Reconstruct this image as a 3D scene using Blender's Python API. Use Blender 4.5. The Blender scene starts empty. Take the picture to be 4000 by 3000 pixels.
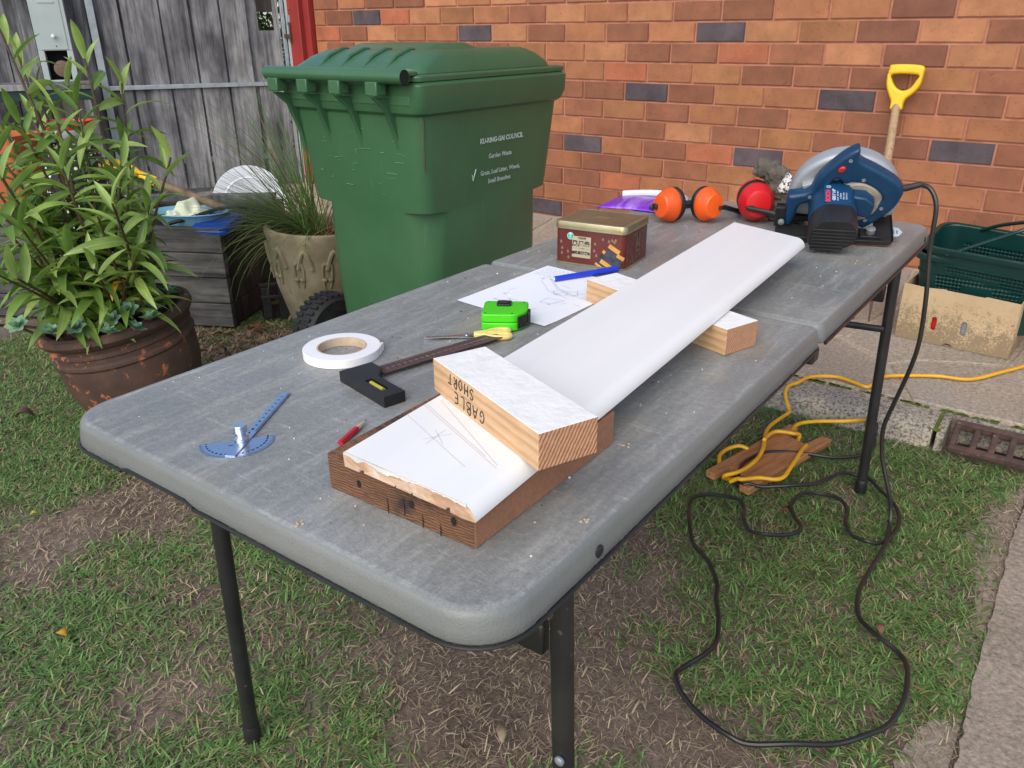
import bpy, bmesh, math, random
import numpy as np
from mathutils import Vector, Matrix, Euler, Quaternion
random.seed(7)
rng = np.random.default_rng(7)
S = bpy.context.scene
COL = S.collection
R = math.radians
PI = math.pi

# ------------------------------------------------------------------ camera
cam = bpy.data.cameras.new('camera')
cam.sensor_width = 36.0
cam.lens = 28.09
cam.clip_start = 0.02
cam.clip_end = 300
co = bpy.data.objects.new('camera', cam)
COL.objects.link(co)
right = Vector((0.80526, 0.59287, -0.00739))
down = Vector((0.23551, -0.33127, -0.91367))
fwd = Vector((-0.54414, 0.73401, -0.40638))
M = Matrix((right, -down, -fwd)).transposed().to_4x4()
M.translation = (0, 0, 1.14874)
co.matrix_world = M
S.camera = co
# ------------------------------------------------------------------ light
SUN_EL, SUN_AZ = 40.0, 166.0          # azimuth clockwise from +y
w = bpy.data.worlds.new('World')
S.world = w
w.use_nodes = True
nt = w.node_tree
nt.nodes.clear()
sky = nt.nodes.new('ShaderNodeTexSky')
sky.sky_type = 'NISHITA'
sky.sun_disc = False
sky.sun_elevation = R(SUN_EL)
sky.sun_rotation = R(SUN_AZ)
sky.air_density = 1.0
sky.dust_density = 1.6
sky.ozone_density = 1.0
hs = nt.nodes.new('ShaderNodeHueSaturation')
hs.inputs['Saturation'].default_value = 0.95
bg = nt.nodes.new('ShaderNodeBackground')
bg.inputs['Strength'].default_value = 0.15
wo = nt.nodes.new('ShaderNodeOutputWorld')
nt.links.new(sky.outputs[0], hs.inputs['Color'])
nt.links.new(hs.outputs[0], bg.inputs['Color'])
nt.links.new(bg.outputs[0], wo.inputs['Surface'])
sl = bpy.data.lights.new('sun', 'SUN')
sl.energy = 1.7
sl.angle = R(70)
sl.color = (1.0, 0.915, 0.79)
so = bpy.data.objects.new('sun', sl)
COL.objects.link(so)
sd = Vector((math.sin(R(SUN_AZ)) * math.cos(R(SUN_EL)), math.cos(R(SUN_AZ)) * math.cos(R(SUN_EL)), math.sin(R(SUN_EL))))
so.rotation_euler = sd.to_track_quat('Z', 'Y').to_euler()
so.location = sd * 20
S.view_settings.view_transform = 'Standard'
S.view_settings.look = 'None'
S.view_settings.gamma = 1.0
S.view_settings.exposure = 0.56
S.view_settings.use_curve_mapping = False
S.cycles.max_bounces = 6
S.cycles.use_denoising = True


# ------------------------------------------------------------------ materials
def nodes(name):
    m = bpy.data.materials.new(name)
    m.use_nodes = True
    t = m.node_tree
    b = t.nodes['Principled BSDF']
    return m, t, b


def N(t, typ, **kw):
    n = t.nodes.new(typ)
    for k, v in kw.items():
        if k in n.inputs.keys():
            n.inputs[k].default_value = v
        else:
            setattr(n, k, v)
    return n


def coords(t, scale=(1, 1, 1), kind='Object', rot=(0, 0, 0)):
    c = N(t, 'ShaderNodeTexCoord')
    mp = N(t, 'ShaderNodeMapping')
    mp.inputs['Scale'].default_value = scale
    mp.inputs['Rotation'].default_value = rot
    t.links.new(c.outputs[kind], mp.inputs['Vector'])
    return mp.outputs[0]


def ramp(t, fac, stops, interp='LINEAR'):
    r = N(t, 'ShaderNodeValToRGB')
    e = r.color_ramp.elements
    r.color_ramp.interpolation = interp
    while len(e) < len(stops):
        e.new(0.5)
    for el, (p, c) in zip(e, stops):
        el.position = p
        el.color = c if len(c) == 4 else (*c, 1)
    t.links.new(fac, r.inputs[0])
    return r.outputs[0]


def noise(t, vec, scale, detail=5, rough=0.55, dist=0.0):
    n = N(t, 'ShaderNodeTexNoise')
    n.inputs['Scale'].default_value = scale
    n.inputs['Detail'].default_value = detail
    n.inputs['Roughness'].default_value = rough
    n.inputs['Distortion'].default_value = dist
    t.links.new(vec, n.inputs['Vector'])
    return n.outputs['Fac']


def mix(t, fac, a, b, mode='MIX'):
    m = N(t, 'ShaderNodeMix', data_type='RGBA', blend_type=mode)
    for sock, v in ((m.inputs[0], fac), (m.inputs[6], a), (m.inputs[7], b)):
        if hasattr(v, 'is_linked') or hasattr(v, 'links'):
            t.links.new(v, sock)
        else:
            sock.default_value = v if not isinstance(v, tuple) or len(v) == 4 else (*v, 1)
    return m.outputs[2]


def bump(t, b, h, strength=0.3, dist=0.002, prev=None):
    n = N(t, 'ShaderNodeBump')
    n.inputs['Strength'].default_value = strength
    n.inputs['Distance'].default_value = dist
    t.links.new(h, n.inputs['Height'])
    if prev is not None:
        t.links.new(prev, n.inputs['Normal'])
    t.links.new(n.outputs[0], b.inputs['Normal'])
    return n.outputs[0]


def mul(c, f):
    return tuple(min(1, x * f) for x in c)


def simple(name, col, rough=0.5, col2=None, vs=12, amount=(0.35, 0.65), bs=None, bst=0.25, metal=0.0, stretch=(1, 1, 1), bd=0.002, rvar=0.0, spec=0.5, fleck=None):
    """colour noise between two colours, optional bump and pale dust flecks"""
    m, t, b = nodes(name)
    v = coords(t, stretch)
    col2 = col2 or mul(col, 0.72)
    f = noise(t, v, vs)
    c = ramp(t, f, [(amount[0], col2), (amount[1], col)])
    if fleck:
        f2 = noise(t, v, fleck[0], 3, 0.7)
        fm = ramp(t, f2, [(fleck[1], (0, 0, 0)), (fleck[1] + 0.06, (1, 1, 1))])
        c = mix(t, fm, c, fleck[2])
    t.links.new(c, b.inputs['Base Color'])
    b.inputs['Roughness'].default_value = rough
    b.inputs['Metallic'].default_value = metal
    b.inputs['Specular IOR Level'].default_value = spec
    if rvar:
        rr = N(t, 'ShaderNodeMapRange')
        rr.inputs['To Min'].default_value = rough - rvar
        rr.inputs['To Max'].default_value = rough + rvar
        t.links.new(f, rr.inputs['Value'])
        t.links.new(rr.outputs[0], b.inputs['Roughness'])
    if bs:
        bump(t, b, noise(t, v, bs, 4), bst, bd)
    return m


def wood(name, light, dark, axis='X', scale=18, rough=0.65, stretch=14, bst=0.3, grain=90, warp=2.5, extra=None):
    """growth-ring streaks running along an axis"""
    m, t, b = nodes(name)
    st = [1.0, 1.0, 1.0]
    st['XYZ'.index(axis)] = 1.0 / stretch
    v = coords(t, tuple(st))
    n1 = noise(t, v, scale, 3, 0.5, warp)
    n2 = noise(t, v, grain, 4, 0.7)
    c = ramp(t, n1, [(0.38, dark), (0.46, light), (0.54, mul(light, 0.86)), (0.62, light)])
    c2 = ramp(t, n2, [(0.3, (0.72, 0.72, 0.72)), (0.7, (1.12, 1.12, 1.12))])
    c = mix(t, 1.0, c, c2, 'MULTIPLY')
    if extra:
        f = ramp(t, noise(t, coords(t), extra[0], 5, 0.65), [(extra[1], (0, 0, 0)), (extra[1] + 0.12, (1, 1, 1))])
        c = mix(t, f, c, extra[2])
    t.links.new(c, b.inputs['Base Color'])
    b.inputs['Roughness'].default_value = rough
    bump(t, b, n2, bst, 0.002)
    return m


def grain(name, light, dark, vec_rot=(0, 0, 0), scale=30, dist=2.0, dscale=1.0, stretch=(1, 1, 1), rough=.65, soft=(.25, .75), fine=120, bst=.3, extra=None, dirn='Z'):
    """parallel growth rings / saw kerfs as distorted bands"""
    m, t, b = nodes(name)
    v = coords(t, stretch, rot=vec_rot)
    wv = N(t, 'ShaderNodeTexWave', wave_type='BANDS', bands_direction=dirn)
    wv.inputs['Scale'].default_value = scale
    wv.inputs['Distortion'].default_value = dist
    wv.inputs['Detail'].default_value = 3
    wv.inputs['Detail Scale'].default_value = dscale
    t.links.new(v, wv.inputs['Vector'])
    n2 = noise(t, v, fine, 4, .7)
    c = ramp(t, wv.outputs['Fac'], [(soft[0], light), (soft[1], dark)])
    g = ramp(t, n2, [(.3, (.78, .78, .78)), (.7, (1.12, 1.12, 1.12))])
    c = mix(t, 1.0, c, g, 'MULTIPLY')
    if extra:
        f = ramp(t, noise(t, coords(t), extra[0], 5, .65), [(extra[1], (0, 0, 0)), (extra[1] + .14, (1, 1, 1))])
        c = mix(t, f, c, extra[2])
    t.links.new(c, b.inputs['Base Color'])
    b.inputs['Roughness'].default_value = rough
    ad = N(t, 'ShaderNodeMath', operation='ADD')
    t.links.new(wv.outputs['Fac'], ad.inputs[0])
    t.links.new(n2, ad.inputs[1])
    bump(t, b, ad.outputs[0], bst, .0015)
    return m


def brick_mat(name, col, dark=0.72):
    m, t, b = nodes(name)
    oi = N(t, 'ShaderNodeObjectInfo')
    v0 = coords(t)
    add = N(t, 'ShaderNodeVectorMath', operation='ADD')
    sc = N(t, 'ShaderNodeVectorMath', operation='SCALE')
    sc.inputs['Scale'].default_value = 40
    cmb = N(t, 'ShaderNodeCombineXYZ')
    for i in range(3):
        t.links.new(oi.outputs['Random'], cmb.inputs[i])
    t.links.new(cmb.outputs[0], sc.inputs[0])
    t.links.new(v0, add.inputs[0])
    t.links.new(sc.outputs[0], add.inputs[1])
    v = add.outputs[0]
    n1 = noise(t, v, 9, 4, 0.6)
    n2 = noise(t, v, 70, 5, 0.7)
    c = ramp(t, n1, [(0.3, mul(col, dark)), (0.62, col), (0.8, mul(col, 1.12))])
    hv = N(t, 'ShaderNodeHueSaturation')
    mr = N(t, 'ShaderNodeMapRange')
    mr.inputs['To Min'].default_value = 0.86
    mr.inputs['To Max'].default_value = 1.12
    t.links.new(oi.outputs['Random'], mr.inputs['Value'])
    t.links.new(mr.outputs[0], hv.inputs['Value'])
    t.links.new(c, hv.inputs['Color'])
    sp = ramp(t, n2, [(0.28, (0.6, 0.55, 0.55)), (0.42, (1, 1, 1)), (0.66, (1, 1, 1)), (0.76, (1.25, 1.2, 1.15))])
    c = mix(t, 1.0, hv.outputs[0], sp, 'MULTIPLY')
    t.links.new(c, b.inputs['Base Color'])
    b.inputs['Roughness'].default_value = 0.72
    b.inputs['Specular IOR Level'].default_value = 0.3
    bump(t, b, n2, 0.35, 0.003)
    return m


MAT = {}
MAT['brick_o'] = brick_mat('brick_orange', (0.350, 0.145, 0.068))
MAT['brick_b'] = brick_mat('brick_brown', (0.262, 0.104, 0.056))
MAT['brick_p'] = brick_mat('brick_plum', (0.210, 0.085, 0.052))
MAT['brick_l'] = brick_mat('brick_light', (0.42, 0.187, 0.090))
MAT['brick_r'] = brick_mat('brick_red', (0.40, 0.132, 0.066))
MAT['brick_y'] = brick_mat('brick_tan', (0.32, 0.140, 0.062))
MAT['brick_d'] = brick_mat('brick_dark', (0.098, 0.078, 0.088), 0.6)
MAT['mortar'] = simple('mortar', (0.47, 0.205, 0.140), 0.9, (0.34, 0.14, 0.088), 14, bs=90, bst=0.4)


def table_mat():
    m, t, b = nodes('grey_table_plastic')
    v = coords(t)
    big = noise(t, v, 3.2, 5, 0.6, 0.6)
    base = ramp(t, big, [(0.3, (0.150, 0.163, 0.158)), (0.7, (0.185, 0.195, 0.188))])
    # dust on the flat top only, its pale layer also painting in sky sheen
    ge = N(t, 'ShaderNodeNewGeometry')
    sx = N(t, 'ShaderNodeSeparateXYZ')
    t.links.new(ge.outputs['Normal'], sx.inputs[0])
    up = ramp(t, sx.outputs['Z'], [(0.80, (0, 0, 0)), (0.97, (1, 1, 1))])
    d0 = ramp(t, big, [(0.30, (0.25, 0.25, 0.25)), (0.5, (0.45, 0.45, 0.45)), (0.68, (0.75, 0.75, 0.75))])
    c1 = mix(t, d0, base, (0.300, 0.304, 0.294))
    vs = coords(t, (1.0, 0.16, 1), rot=(0, 0, 0.7))
    s1 = noise(t, vs, 34, 6, 0.78)
    f = ramp(t, s1, [(0.47, (0, 0, 0)), (0.72, (0.66, 0.66, 0.66))])
    c1 = mix(t, f, c1, (0.40, 0.40, 0.375))
    vs2 = coords(t, (0.10, 1.0, 1), rot=(0, 0, 0.25))
    s2 = noise(t, vs2, 60, 4, 0.8)
    f2 = ramp(t, s2, [(0.60, (0, 0, 0)), (0.71, (0.62, 0.62, 0.62))])
    c1 = mix(t, f2, c1, (0.46, 0.46, 0.43))
    vs3 = coords(t, (1.0, 0.04, 1), rot=(0, 0, -0.35))
    f5 = ramp(t, noise(t, vs3, 46, 3, 0.7), [(0.67, (0, 0, 0)), (0.73, (0.75, 0.75, 0.75))])
    c1 = mix(t, f5, c1, (0.50, 0.50, 0.47))
    g = ramp(t, noise(t, v, 120, 4, 0.8), [(0.30, (0.76, 0.76, 0.76)), (0.55, (1, 1, 1)), (0.72, (1.24, 1.24, 1.22))])
    c1 = mix(t, 1.0, c1, g, 'MULTIPLY')
    s3 = noise(t, v, 190, 2, 0.6)
    f3 = ramp(t, s3, [(0.71, (0, 0, 0)), (0.77, (0.7, 0.7, 0.7))])
    c1 = mix(t, f3, c1, (0.62, 0.61, 0.57))
    st = noise(t, v, 5.5, 3, 0.5, 0.4)
    f4 = ramp(t, st, [(0.58, (0, 0, 0)), (0.76, (0.5, 0.5, 0.5))])
    c1 = mix(t, f4, c1, (0.38, 0.30, 0.19))
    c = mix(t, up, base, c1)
    t.links.new(c, b.inputs['Base Color'])
    rr = ramp(t, s1, [(0.35, (0.33, 0.33, 0.33)), (0.7, (0.58, 0.58, 0.58))])
    t.links.new(rr, b.inputs['Roughness'])
    b.inputs['Specular IOR Level'].default_value = 0.6
    vo = N(t, 'ShaderNodeTexVoronoi', feature='DISTANCE_TO_EDGE')
    vo.inputs['Scale'].default_value = 240
    t.links.new(v, vo.inputs['Vector'])
    n = bump(t, b, noise(t, v, 330, 3), 0.4, 0.0012)
    bump(t, b, vo.outputs['Distance'], 0.3, 0.001, n)
    return m


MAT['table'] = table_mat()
MAT['black_steel'] = simple('black_painted_steel', (0.022, 0.023, 0.024), 0.38, (0.010, 0.010, 0.011), 14, bs=60, bst=0.12, fleck=(46, 0.70, (0.20, 0.16, 0.11)))
MAT['black_steel_rusty'] = simple('dusty_black_steel', (0.028, 0.027, 0.025), 0.45, (0.012, 0.012, 0.012), 10, bs=70, bst=0.2, fleck=(22, 0.655, (0.16, 0.11, 0.07)))
MAT['black_plastic'] = simple('black_plastic', (0.016, 0.016, 0.018), 0.42, (0.010, 0.010, 0.012), 20, bs=180, bst=0.1)
MAT['rubber'] = simple('black_rubber', (0.020, 0.020, 0.021), 0.62, (0.011, 0.011, 0.012), 30, bs=120, bst=0.2)
MAT['cable'] = simple('black_cable', (0.014, 0.014, 0.016), 0.36, (0.020, 0.018, 0.017), 12)
MAT['yellow_cable'] = simple('yellow_cable', (0.78, 0.42, 0.012), 0.38, (0.64, 0.32, 0.012), 14)
MAT['bin'] = None
MAT['white_paint'] = simple('white_gloss_primer', (0.83, 0.835, 0.825), 0.30, (0.785, 0.795, 0.79), 16, bs=90, bst=0.10, bd=0.001, stretch=(1, .035, 1), fleck=(60, .765, (.58, .56, .53)))
MAT['rough_white'] = simple('rough_white_primer', (0.80, 0.79, 0.77), 0.85, (0.73, 0.715, 0.69), 38, (0.28, 0.55), bs=90, bst=0.45, bd=0.003, fleck=(75, 0.735, (0.30, 0.24, 0.17)))
MAT['pine'] = grain('raw_pine', (.62, .405, .23), (.53, .315, .158), (0, R(4), 0), 26, 1.2, 3.0, (.12, 1, 1), .65, (.35, .95), 160, .2)
MAT['pine_end'] = grain('sawn_pine_end', (.450, .240, .134), (.432, .222, .120), (R(28), 0, 0), 75, 2.2, 1.5, (1, 1, 1), .78, (.1, 1.0), 200, .5, dirn='Y')
MAT['pine_raw_end'] = wood('raw_board_end', (0.62, 0.44, 0.31), (0.48, 0.29, 0.18), 'X', 34, 0.75, 4, 0.5, extra=(34, 0.60, (0.66, 0.60, 0.52)))
MAT['old_brown'] = grain('weathered_brown_timber', (.195, .090, .042), (.128, .058, .028), (0, R(5), 0), 105, 7.5, 1.0, (.5, 1, 1), .72, (.1, 1.0), 150, .7, (15, .54, (.040, .023, .016)))
MAT['old_brown_cut'] = grain('sawn_brown_timber', (.42, .205, .112), (.29, .130, .068), (R(-32), 0, 0), 130, 1.6, 1.5, (1, 1, 1), .78, (.1, 1.0), 170, .8)
MAT['cedar'] = wood('stained_cedar', (0.46, 0.215, 0.085), (0.34, 0.14, 0.05), 'Y', 22, 0.6, 10, 0.25)
MAT['steel'] = simple('bright_steel', (0.72, 0.74, 0.77), 0.22, (0.62, 0.64, 0.68), 30, metal=1.0)
MAT['rule_steel'] = simple('satin_rule_steel', (0.55, 0.64, 0.78), 0.32, (0.50, 0.59, 0.73), 22, metal=1.0, stretch=(1, 12, 1))  # blue of the reflected sky is painted into the steel colour
MAT['galv'] = simple('galvanised_steel', (0.36, 0.40, 0.43), 0.45, (0.27, 0.31, 0.34), 22, metal=0.55, bs=60, bst=0.08)
MAT['ink'] = simple('black_print', (0.02, 0.02, 0.022), 0.6)
MAT['bluestone'] = simple('blue_ink', (0.16, 0.22, 0.50), 0.6)
MAT['paper'] = simple('white_paper', (0.80, 0.81, 0.84), 0.8, (0.75, 0.765, 0.80), 5)
MAT['tape_white'] = simple('white_tape', (0.80, 0.80, 0.81), 0.5, (0.74, 0.74, 0.75), 10)
MAT['card'] = simple('cardboard_core', (0.55, 0.44, 0.32), 0.85, (0.46, 0.35, 0.24), 60)
MAT['lime'] = simple('lime_green_plastic', (0.065, 0.62, 0.010), 0.42, (0.055, 0.54, 0.008), 8, bs=300, bst=0.06)
MAT['pale_yellow'] = simple('pale_yellow_plastic', (0.72, 0.60, 0.19), 0.38, (0.66, 0.54, 0.16), 10)
MAT['yellow'] = simple('yellow_plastic', (0.82, 0.51, 0.010), 0.38, (0.74, 0.44, 0.012), 9)
MAT['blue_pen'] = simple('blue_plastic', (0.012, 0.045, 0.55), 0.35, (0.010, 0.035, 0.45), 9)
MAT['orange'] = simple('orange_plastic', (0.80, 0.105, 0.010), 0.36, (0.70, 0.085, 0.008), 9, bs=160, bst=0.05)
MAT['red'] = simple('red_plastic', (0.56, 0.012, 0.016), 0.30, (0.47, 0.010, 0.014), 9)
MAT['red_paint'] = simple('red_pencil_paint', (0.50, 0.015, 0.02), 0.35)
MAT['saw_blue'] = simple('blue_tool_plastic', (0.003, 0.040, 0.105), 0.40, (0.003, 0.032, 0.085), 18, bs=220, bst=0.12, fleck=(40, 0.73, (0.20, 0.22, 0.22)))
MAT['saw_grey'] = simple('grey_cast_alloy', (0.38, 0.41, 0.44), 0.42, (0.33, 0.36, 0.39), 14, metal=0.35, bs=180, bst=0.06)
MAT['dusty_metal'] = simple('dusty_gear_housing', (0.36, 0.32, 0.25), 0.7, (0.16, 0.15, 0.13), 28, bs=90, bst=0.3)
MAT['white_print'] = simple('white_print', (0.62, 0.70, 0.78), 0.6)
MAT['red_print'] = simple('red_print', (0.72, 0.05, 0.06), 0.5)
MAT['glove'] = simple('dirty_grey_fabric', (0.125, 0.108, 0.088), 0.95, (0.060, 0.052, 0.044), 26, bs=240, bst=0.7)
MAT['glove_patch'] = simple('patterned_glove_cuff', (0.62, 0.62, 0.58), 0.8, (0.05, 0.05, 0.045), 150, (0.44, 0.5), bs=200, bst=0.2)
MAT['gold_lid'] = simple('dusty_gold_tin', (0.215, 0.142, 0.072), 0.62, (0.17, 0.108, 0.052), 20, metal=0.25, bs=50, bst=0.15, fleck=(70, 0.72, (0.45, 0.36, 0.24)))
MAT['gold_rim'] = simple('gold_tin_rim', (0.44, 0.40, 0.25), 0.30, (0.36, 0.32, 0.19), 16, metal=0.75)
MAT['label_gold'] = simple('pale_gold_label', (0.42, 0.36, 0.25), 0.5, (0.36, 0.31, 0.21), 20)
MAT['label_dim'] = simple('faded_gold_print', (0.23, 0.15, 0.10), 0.5, (0.18, 0.11, 0.075), 40)
MAT['roll_dark'] = simple('seaweed_roll_print', (0.020, 0.020, 0.028), 0.4, (0.07, 0.075, 0.10), 60)
MAT['roll_gold'] = simple('wafer_print', (0.66, 0.35, 0.075), 0.5, (0.52, 0.24, 0.05), 40)
MAT['sticker'] = simple('green_sticker', (0.06, 0.50, 0.33), 0.35)
MAT['purple'] = simple('purple_film', (0.17, 0.022, 0.50), 0.28, (0.36, 0.19, 0.66), 26, (0.36, 0.5), stretch=(1, 0.08, 1), bs=40, bst=0.3)
MAT['white_plastic'] = simple('white_plastic', (0.66, 0.69, 0.74), 0.4, (0.60, 0.63, 0.69), 8)
MAT['green_crate'] = simple('dark_green_plastic', (0.003, 0.036, 0.032), 0.34, (0.002, 0.028, 0.025), 10)
MAT['rust'] = simple('rusty_iron', (0.098, 0.056, 0.044), 0.85, (0.048, 0.030, 0.026), 30, bs=110, bst=0.7, fleck=(40, 0.66, (0.17, 0.12, 0.10)))
MAT['red_post'] = simple('red_painted_steel', (0.27, 0.028, 0.024), 0.42, (0.22, 0.024, 0.020), 6)
MAT['letterbox'] = simple('sage_painted_steel', (0.36, 0.43, 0.42), 0.42, (0.32, 0.39, 0.385), 7, bs=200, bst=0.04)
MAT['void'] = simple('dark_interior', (0.008, 0.008, 0.008), 0.9)
MAT['soil'] = None
MAT['stem'] = simple('brown_green_stem', (0.075, 0.062, 0.022), 0.6, (0.050, 0.022, 0.014), 26)
MAT['stem_pale'] = simple('pale_old_cane', (0.22, 0.17, 0.095), 0.7, (0.11, 0.075, 0.04), 30)
MAT['terracotta_new'] = simple('orange_terracotta', (0.40, 0.105, 0.032), 0.8, (0.30, 0.075, 0.024), 8)
MAT['blue_tray'] = simple('light_blue_plastic', (0.22, 0.48, 0.62), 0.4, (0.16, 0.40, 0.56), 8)
MAT['deep_blue'] = simple('deep_blue_plastic', (0.004, 0.050, 0.36), 0.35)
MAT['cream_cloth'] = simple('cream_cloth', (0.62, 0.66, 0.50), 0.9, (0.52, 0.57, 0.42), 12, bs=60, bst=0.3)
MAT['straw_litter'] = None


def bin_mat():
    m, t, b = nodes('weathered_green_plastic')
    v = coords(t)
    n1 = noise(t, v, 4, 4, 0.6)
    c = ramp(t, n1, [(0.3, (0.036, 0.104, 0.048)), (0.7, (0.048, 0.128, 0.061))])
    vs = coords(t, (6, 6, 0.5))
    s = noise(t, vs, 8, 4, 0.7)
    f = ramp(t, s, [(0.64, (0, 0, 0)), (0.8, (0.16, 0.16, 0.16))])
    c = mix(t, f, c, (0.30, 0.42, 0.33))
    t.links.new(c, b.inputs['Base Color'])
    b.inputs['Roughness'].default_value = 0.31
    bump(t, b, noise(t, v, 260, 2), 0.10, 0.001)
    return m


MAT['bin'] = bin_mat()


def paling_mat(name, a, bcol, axis='Z'):
    m, t, b = nodes(name)
    oi = N(t, 'ShaderNodeObjectInfo')
    st = {'Z': (9, 9, 0.5), 'X': (0.5, 9, 9)}[axis]
    v0 = coords(t, st)
    ad = N(t, 'ShaderNodeVectorMath', operation='ADD')
    cmb = N(t, 'ShaderNodeCombineXYZ')
    ml = N(t, 'ShaderNodeMath', operation='MULTIPLY')
    ml.inputs[1].default_value = 37
    t.links.new(oi.outputs['Random'], ml.inputs[0])
    for i in range(3):
        t.links.new(ml.outputs[0], cmb.inputs[i])
    t.links.new(v0, ad.inputs[0])
    t.links.new(cmb.outputs[0], ad.inputs[1])
    v = ad.outputs[0]
    n1 = noise(t, v, 1.6, 4, 0.6, 1.2)
    n2 = noise(t, v, 9, 5, 0.75)
    v3 = coords(t, (1, 1, 0.45) if axis == 'Z' else (0.45, 1, 1))
    n3 = noise(t, v3, 3.4, 4, 0.65)
    c = ramp(t, n1, [(0.28, bcol), (0.48, a), (0.68, mul(a, 1.25)), (0.8, mul(a, 0.8))])
    g = ramp(t, n2, [(0.3, (0.42, 0.42, 0.45)), (0.5, (1, 1, 1)), (0.75, (1.25, 1.25, 1.25))])
    c = mix(t, 1.0, c, g, 'MULTIPLY')
    d = ramp(t, n3, [(0.36, (0.16, 0.16, 0.185)), (0.47, (0.55, 0.55, 0.58)), (0.60, (1.15, 1.15, 1.15))])
    c = mix(t, 0.85, c, d, 'MULTIPLY')
    t.links.new(c, b.inputs['Base Color'])
    b.inputs['Roughness'].default_value = 0.82
    b.inputs['Specular IOR Level'].default_value = 0.3
    bump(t, b, n2, 0.5, 0.003)
    return m


MAT['paling'] = paling_mat('grey_weathered_paling', (0.215, 0.220, 0.228), (0.056, 0.057, 0.063))
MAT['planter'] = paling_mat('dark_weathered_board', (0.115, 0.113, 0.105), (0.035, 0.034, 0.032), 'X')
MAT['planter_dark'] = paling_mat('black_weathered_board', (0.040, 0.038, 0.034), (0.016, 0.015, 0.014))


def terracotta_mat():
    m, t, b = nodes('peeling_brown_terracotta')
    v = coords(t)
    n1 = noise(t, v, 9, 5, 0.65)
    n2 = noise(t, v, 30, 5, 0.7)
    c = ramp(t, n1, [(0.3, (0.040, 0.024, 0.019)), (0.7, (0.100, 0.046, 0.031))])
    f = ramp(t, noise(t, v, 13, 6, 0.72), [(0.585, (0, 0, 0)), (0.62, (1, 1, 1))])
    c = mix(t, f, c, (0.36, 0.115, 0.045))
    g = ramp(t, n2, [(0.58, (0, 0, 0)), (0.8, (0.35, 0.35, 0.35))])
    c = mix(t, g, c, (0.15, 0.14, 0.11))
    t.links.new(c, b.inputs['Base Color'])
    b.inputs['Roughness'].default_value = 0.72
    bump(t, b, n2, 0.5, 0.004)
    return m


MAT['terracotta'] = terracotta_mat()
MAT['cement'] = simple('mossy_cement', (0.31, 0.262, 0.172), 0.9, (0.175, 0.152, 0.092), 8, bs=90, bst=0.5, fleck=(14, 0.60, (0.20, 0.20, 0.085)))


def ground_mat(name, a, b2, c3, rough=0.95):
    m, t, b = nodes(name)
    v = coords(t)
    n1 = noise(t, v, 2.6, 5, 0.6)
    n2 = noise(t, v, 90, 5, 0.75)
    c = ramp(t, n1, [(0.32, a), (0.52, b2), (0.7, c3)])
    g = ramp(t, n2, [(0.3, (0.5, 0.5, 0.5)), (0.55, (1, 1, 1)), (0.75, (1.5, 1.45, 1.4))])
    c = mix(t, 1.0, c, g, 'MULTIPLY')
    t.links.new(c, b.inputs['Base Color'])
    b.inputs['Roughness'].default_value = rough
    b.inputs['Specular IOR Level'].default_value = 0.2
    bump(t, b, n2, 0.7, 0.006)
    return m


MAT['soil'] = ground_mat('bare_soil', (0.120, 0.088, 0.068), (0.175, 0.132, 0.104), (0.235, 0.182, 0.145))
MAT['compost'] = ground_mat('dark_compost', (0.030, 0.022, 0.016), (0.05, 0.036, 0.026), (0.08, 0.058, 0.04))
MAT['concrete'] = ground_mat('sandy_concrete', (0.285, 0.235, 0.185), (0.345, 0.288, 0.232), (0.40, 0.340, 0.278))
MAT['flag'] = ground_mat('sandstone_flag', (0.33, 0.275, 0.215), (0.40, 0.335, 0.262), (0.38, 0.340, 0.292), 0.85)
MAT['joint'] = ground_mat('pale_mortar_joint', (0.40, 0.33, 0.25), (0.47, 0.39, 0.30), (0.43, 0.36, 0.27))


def kerb_mat():
    m, t, b = nodes('exposed_aggregate_kerb')
    v = coords(t)
    n2 = noise(t, v, 120, 4, 0.7)
    n1 = noise(t, v, 5, 4, 0.6)
    c = ramp(t, n2, [(0.38, (0.085, 0.080, 0.074)), (0.48, (0.27, 0.25, 0.22)), (0.62, (0.43, 0.40, 0.34))])
    g = ramp(t, n1, [(0.35, (0.72, 0.72, 0.74)), (0.65, (1.1, 1.05, 0.95))])
    c = mix(t, 1.0, c, g, 'MULTIPLY')
    t.links.new(c, b.inputs['Base Color'])
    b.inputs['Roughness'].default_value = 0.9
    bump(t, b, n2, 0.7, 0.005)
    return m


MAT['kerb'] = kerb_mat()
MAT['moss'] = simple('green_moss', (0.13, 0.16, 0.018), 0.95, (0.06, 0.09, 0.012), 60, bs=150, bst=0.8)


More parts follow.
